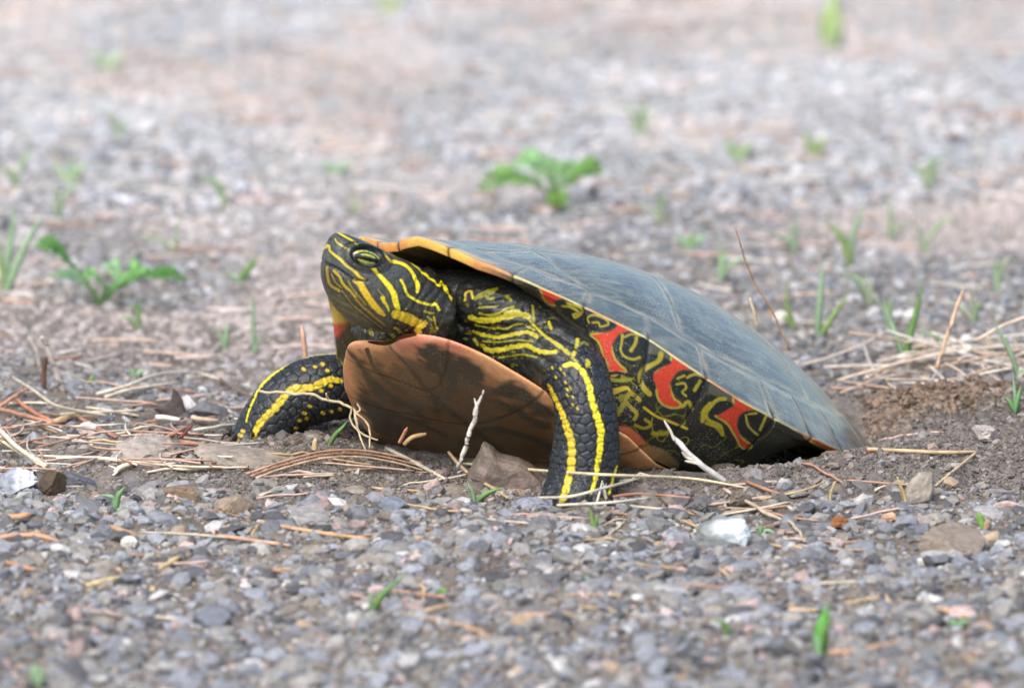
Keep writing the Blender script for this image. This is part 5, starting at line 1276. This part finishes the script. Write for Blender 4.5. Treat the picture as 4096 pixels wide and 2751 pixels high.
sprout('grass_sprout', 'small green seedling with three curved leaves in the left gravel', (462, 2048), [([(468, 2000), (480, 1970), (502, 1945)], .9, GR1), ([(455, 2000), (440, 1985), (402, 1978)], .8, GR3), ([(480, 2040), (505, 2042), (532, 2060)], .8, GR3)])
sprout('grass_sprout', 'green two leaved sprout below the triangular rock', (1900, 2010), [([(1890, 1970), (1880, 1950), (1868, 1922)], .75, GR3), ([(1930, 1985), (1965, 1965), (2020, 1948)], .85, GR2)])
sprout('grass_sprout', 'small green seedling right of the white faced rock', (3040, 2145), [([(3044, 2120), (3046, 2095)], .8, GR1), ([(3060, 2125), (3080, 2122), (3098, 2130)], .7, GR3), ([(3052, 2138), (3070, 2145)], .5, GR3)])
sprout('grass_sprout', 'tall bright green blurred blade in the right foreground', (3275, 2620), [([(3285, 2540), (3295, 2480), (3312, 2415)], 2.0, (110, 178, 84)), ([(3270, 2570), (3250, 2540)], 1.1, GR3), ([(3290, 2560), (3300, 2520), (3330, 2440)], 1.0, GR2)])
sprout('grass_sprout', 'thin green blade leaning in the blurred middle foreground', (1490, 2440), [([(1520, 2390), (1560, 2350), (1630, 2285)], .9, GR2), ([(1480, 2400), (1490, 2360)], .6, GR3)])
sprout('grass_sprout', 'curved green blade in the lower right gravel', (2915, 2550), [([(2905, 2515), (2890, 2490), (2850, 2470)], .9, GR2)])
sprout('grass_sprout', 'green blade on the ground below the near forefoot', (2375, 2120), [([(2368, 2070), (2358, 2030)], .8, GR4), ([(2385, 2090), (2392, 2050)], .6, GR2)])
sprout('grass_sprout', 'short green blade on the dirt in front of the belly', (1312, 1780), [([(1340, 1740), (1370, 1710), (1392, 1680)], .7, GR2)])
sprout('grass_sprout', 'pale green speckled leaf standing on the right dirt', (3940, 2118), [([(3925, 2085), (3918, 2065), (3905, 2042)], 1.2, (150, 190, 100)), ([(3950, 2095), (3944, 2075)], 1.2, (206, 170, 140))])
sprout('grass_sprout', 'pair of green blades blurred in the bottom left corner', (150, 2745), [([(140, 2690), (138, 2650)], 1.5, GR3), ([(165, 2700), (158, 2660)], 1.0, GR3)])
sprout('grass_sprout', 'low green leaf cluster in the right foreground gravel', (3845, 2510), [([(3820, 2495), (3795, 2485)], 1.2, GR1), ([(3855, 2490), (3870, 2480)], 1.2, GR1), ([(3845, 2490), (3835, 2475)], 1.0, GR3)])
sprout('grass_sprout', 'small pale green sprig right of centre in the foreground', (2360, 2340), [([(2350, 2315), (2335, 2300)], .9, GR3)])
sprout('grass_sprout', 'tiny green leaf in the middle foreground gravel', (1765, 2375), [([(1772, 2365), (1788, 2362)], 1.4, GR2)])
# behind the turtle
BACK = [('green grass tuft with two spreading blades behind the shell', (3270, 1355), [([(3275, 1250), (3285, 1150), (3290, 1040)], 1.1, GR3), ([(3310, 1300), (3355, 1230), (3400, 1170)], 1.0, GR4)]),
        ('green blades beside the round whitish pebble', (3180, 1320), [([(3160, 1260), (3145, 1200), (3148, 1140)], .9, GR4), ([(3150, 1280), (3110, 1245)], .6, GR4)]),
        ('green blade pair in the middle of the dry grass', (3620, 1440), [([(3590, 1360), (3560, 1280), (3530, 1190)], 1.0, GR3), ([(3640, 1340), (3670, 1230), (3690, 1120)], 1.1, GR2), ([(3670, 1400), (3720, 1360)], .8, GR4)]),
        ('thin green blades leaning at the right edge', (4080, 1520), [([(4050, 1430), (4010, 1350), (3970, 1280)], .8, GR3), ([(4085, 1480), (4060, 1540)], .8, GR3)]),
        ('blurred forked green shoot far behind the shell', (3400, 1075), [([(3390, 1000), (3350, 930), (3300, 885)], 1.4, GR4), ([(3410, 960), (3430, 890), (3460, 810)], 1.0, GR3)]),
        ('blurred green sprig above the tall reddish stem', (2760, 1010), [([(2740, 970), (2700, 940)], 1.5, GR3), ([(2790, 960), (2830, 950)], 1.4, GR3), ([(2765, 960), (2770, 930)], 1.0, GR4)]),
        ('tall out of focus yellow green blade at the top right', (3330, 190), [([(3325, 120), (3330, 50), (3345, -40)], 4.2, (166, 188, 122)), ([(3345, 120), (3370, 60)], 2.4, (172, 190, 140))]),
        ('tall blurred grass at the left picture edge', (20, 1170), [([(30, 1050), (45, 930), (60, 800)], 1.1, GR3), ([(60, 1080), (110, 960), (170, 860)], 1.2, GR3), ([(10, 1080), (-10, 960)], 1.0, GR4)]),
        ('thin upright green blade below the ferny weed at left', (1015, 1420), [([(1013, 1330), (1012, 1240), (1010, 1150)], .6, GR3), ([(1030, 1370), (1050, 1320)], .5, GR3)]),
        ('blurred green shoot between the ferny weed and the head', (960, 1130), [([(985, 1090), (1010, 1055), (1040, 1020)], 1.2, GR2), ([(940, 1110), (900, 1080)], 1.0, GR3)]),
        ('blurred green blades left of the head', (900, 1400), [([(905, 1340), (915, 1290)], .9, GR3), ([(890, 1360), (870, 1310)], .8, GR3)]),
        ('out of focus green clump at the upper left', (290, 740), [([(250, 700), (210, 640)], 1.8, (172, 190, 152)), ([(310, 690), (350, 650)], 1.8, (166, 186, 146)), ([(290, 690), (280, 620)], 1.4, GR3)]),
        ('out of focus green clump in the upper left corner', (440, 290), [([(400, 240), (370, 200)], 2.2, (178, 192, 160)), ([(460, 240), (500, 210)], 2.2, (182, 194, 160))]),
        ('blurred green patch right of the upper middle', (2960, 640), [([(2930, 600), (2900, 560)], 1.7, (160, 184, 132)), ([(2980, 600), (3020, 570)], 1.5, (166, 188, 138))]),
        ('blurred green tuft at the upper right behind the shell', (3260, 620), [([(3240, 580), (3220, 520)], 1.6, GR4), ([(3280, 580), (3310, 540)], 1.4, GR4)]),
        ('faint green tuft at the very top left of middle', (1560, 60), [([(1540, 20), (1530, -30)], 2.6, (174, 190, 138)), ([(1590, 20), (1610, -20)], 2.2, (178, 190, 144))]),
        ('blurred bright green tuft above the left of the shell', (1340, 700), [([(1320, 670), (1290, 650)], 1.5, GR3), ([(1370, 670), (1410, 650)], 1.4, GR3)]),
        ('small green sprig in the gravel left of the belly', (370, 1540), [([(368, 1520), (375, 1500)], 1.0, GR1), ([(420, 1535), (440, 1525)], 1.0, GR2)]),
        ('green sprig between the needles at left', (545, 1510), [([(530, 1490), (520, 1470)], 1.1, GR3), ([(560, 1490), (580, 1480)], 1.0, GR3)]),
        ('green shoots at the right edge behind the mound', (4060, 1640), [([(4070, 1600), (4085, 1540)], .9, GR1), ([(4040, 1610), (4020, 1590)], .8, GR1), ([(4060, 1580), (4050, 1480)], .6, GR3)])]
for lb, bpx, bl_ in BACK: sprout('grass_tuft', lb, bpx, bl_)
# ferny weeds: stalked leaves with toothed leaflets
def fern_leaf(p0, p1, sag_, width, col, rng, npair=9):
    """leaf with a midrib and toothed leaflets either side"""
    mid = (p0 + p1) / 2 + A(0, 0, sag_); c = strand([p0, mid, p1], npair + 2)
    ax = p1 - p0; ax /= np.linalg.norm(ax); sd__ = np.cross(ax, A(0, -.5, .85)); sd__ /= np.linalg.norm(sd__)
    nrm_ = np.cross(sd__, ax)
    g = Geo()
    v, f = tube(strand([p0, mid, p1], 10), np.linspace(.5, .2, 10), 4); g.add(v, tri(f), lin(col) * .8)
    for i in range(1, npair + 2):
        w = width * math.sin(math.pi * min(1, (i + .6) / (npair + 2.2))) ** .7
        for s_ in (-1, 1):
            d = sd__ * s_ * .85 + ax * .5; d /= np.linalg.norm(d); e = np.cross(nrm_, d)
            L_ = w * (.85 + .3 * rng.random()); up_ = nrm_ * (rng.random() * .5 - .1) * L_
            b0 = c[i]
            pts = [b0, b0 + d * L_ * .35 + e * L_ * .22, b0 + d * L_ * .55 + e * L_ * .14, b0 + d * L_ * .7 + e * L_ * .26, b0 + d * L_ + up_, b0 + d * L_ * .7 - e * L_ * .26, b0 + d * L_ * .55 - e * L_ * .14, b0 + d * L_ * .35 - e * L_ * .22]
            th_ = nrm_ * .16
            V = np.array([p + th_ for p in pts] + [p - th_ for p in pts]); k = len(pts)
            F_ = [[0, j, j + 1] for j in range(1, k - 1)] + [[k, k + j + 1, k + j] for j in range(1, k - 1)]
            for j in range(k): F_ += [[j, (j + 1) % k + k, (j + 1) % k], [j, j + k, (j + 1) % k + k]]
            g.add(V, np.array(F_), lin(col) * (.8 + .45 * rng.random()))
    return g
rng = np.random.default_rng(5)
def weed(label, base_px, leaves):
    b = G(*base_px); e = empty('ferny_weed', b); tag(e, label, 'weed')
    for (sx, sy), (tx, ty), dy, sag_, w, col in leaves:
        g = fern_leaf(at_y(sx, sy, b[1] + dy * .3), at_y(tx, ty, b[1] + dy), sag_, w, col, rng)
        g.obj('leaf', M_LEAF, e, origin=None).location = -b / 1000
        v, f = tube(strand([b - A(0, 0, 1), (b + at_y(sx, sy, b[1] + dy * .3)) / 2 + A(0, 0, 1), at_y(sx, sy, b[1] + dy * .3)], 8), .45, 5)
        mesh_obj('stem', v - b, f, M_LEAF, e, lin((106, 145, 77)))
weed('bright green ferny weed with toothed leaves in the gravel left of the head', (400, 1215), [((300, 1070), (145, 985), -4, 3, 3.6, (92, 141, 64)), ((560, 1100), (742, 1122), -5, 1.5, 3.2, (81, 129, 56)), ((430, 1150), (340, 1110), -8, 2, 3.2, (127, 172, 105)), ((480, 1130), (430, 1060), 6, 2, 3, (145, 181, 131)), ((420, 1170), (540, 1120), -9, 2, 3.2, (115, 164, 92)), ((370, 1160), (210, 1100), 5, 2, 2.8, (145, 180, 130)), ((520, 1130), (570, 1080), 4, 2, 3.8, (120, 168, 95))])
weed('blurred green ferny weed above the front of the shell', (2200, 830), [((2160, 730), (1920, 760), -10, 4, 5.2, (114, 157, 77)), ((2220, 730), (2060, 660), 4, 4, 5.0, (135, 176, 116)), ((2250, 740), (2405, 690), -6, 3, 5.0, (103, 146, 65)), ((2200, 780), (2250, 830), -12, 2, 4.0, (106, 143, 62)), ((2200, 740), (2240, 665), 8, 3, 4.6, (132, 172, 111)), ((2230, 740), (2350, 700), 8, 3, 4.2, (145, 180, 120)), ((2170, 750), (1990, 740), -14, 3, 4.2, (120, 159, 84))])

# wispy grass, thin and pale, scattered over the gravel behind
rng = np.random.default_rng(77)
WISP = [(3480, 1230), (3560, 1330), (3800, 1420), (3900, 1300), (3990, 1180), (3700, 1010), (3180, 1010), (3560, 960), (2880, 1120), (90, 1010), (230, 880), (330, 820), (60, 760), (520, 900), (700, 1010), (640, 820), (900, 830), (1120, 860), (1420, 880), (1780, 940), (2650, 900), (3120, 820), (3720, 760), (3900, 560), (2560, 560), (1180, 540), (480, 560), (760, 1280), (560, 1330), (3960, 880)]
for i, (px, py) in enumerate(WISP[::2] + WISP[1:8:2]):
    b = G(px, py); bl_ = []
    for j in range(3 + int(3 * rng.random())):
        dx = rng.standard_normal() * 45; hh = 60 + 90 * rng.random()
        c = [(158, 184, 142), (170, 190, 152), (146, 172, 120), (178, 186, 150)][rng.integers(0, 4)]
        bl_.append(([(px + dx * .3, py - hh * .5), (px + dx * .8, py - hh * .9), (px + dx * 1.5, py - hh * 1.1)], .45 + .4 * rng.random(), c))
    zone = 'upper left' if px < 1365 and py < 900 else 'left' if px < 1365 else 'upper middle' if px < 2730 else 'upper right' if py < 900 else 'right'
    sprout('grass_tuft', f'faint wispy pale grass tuft out of focus in the {zone} background', (px, py), bl_, 'grass', f'faint wispy grass tufts in the {zone} background')
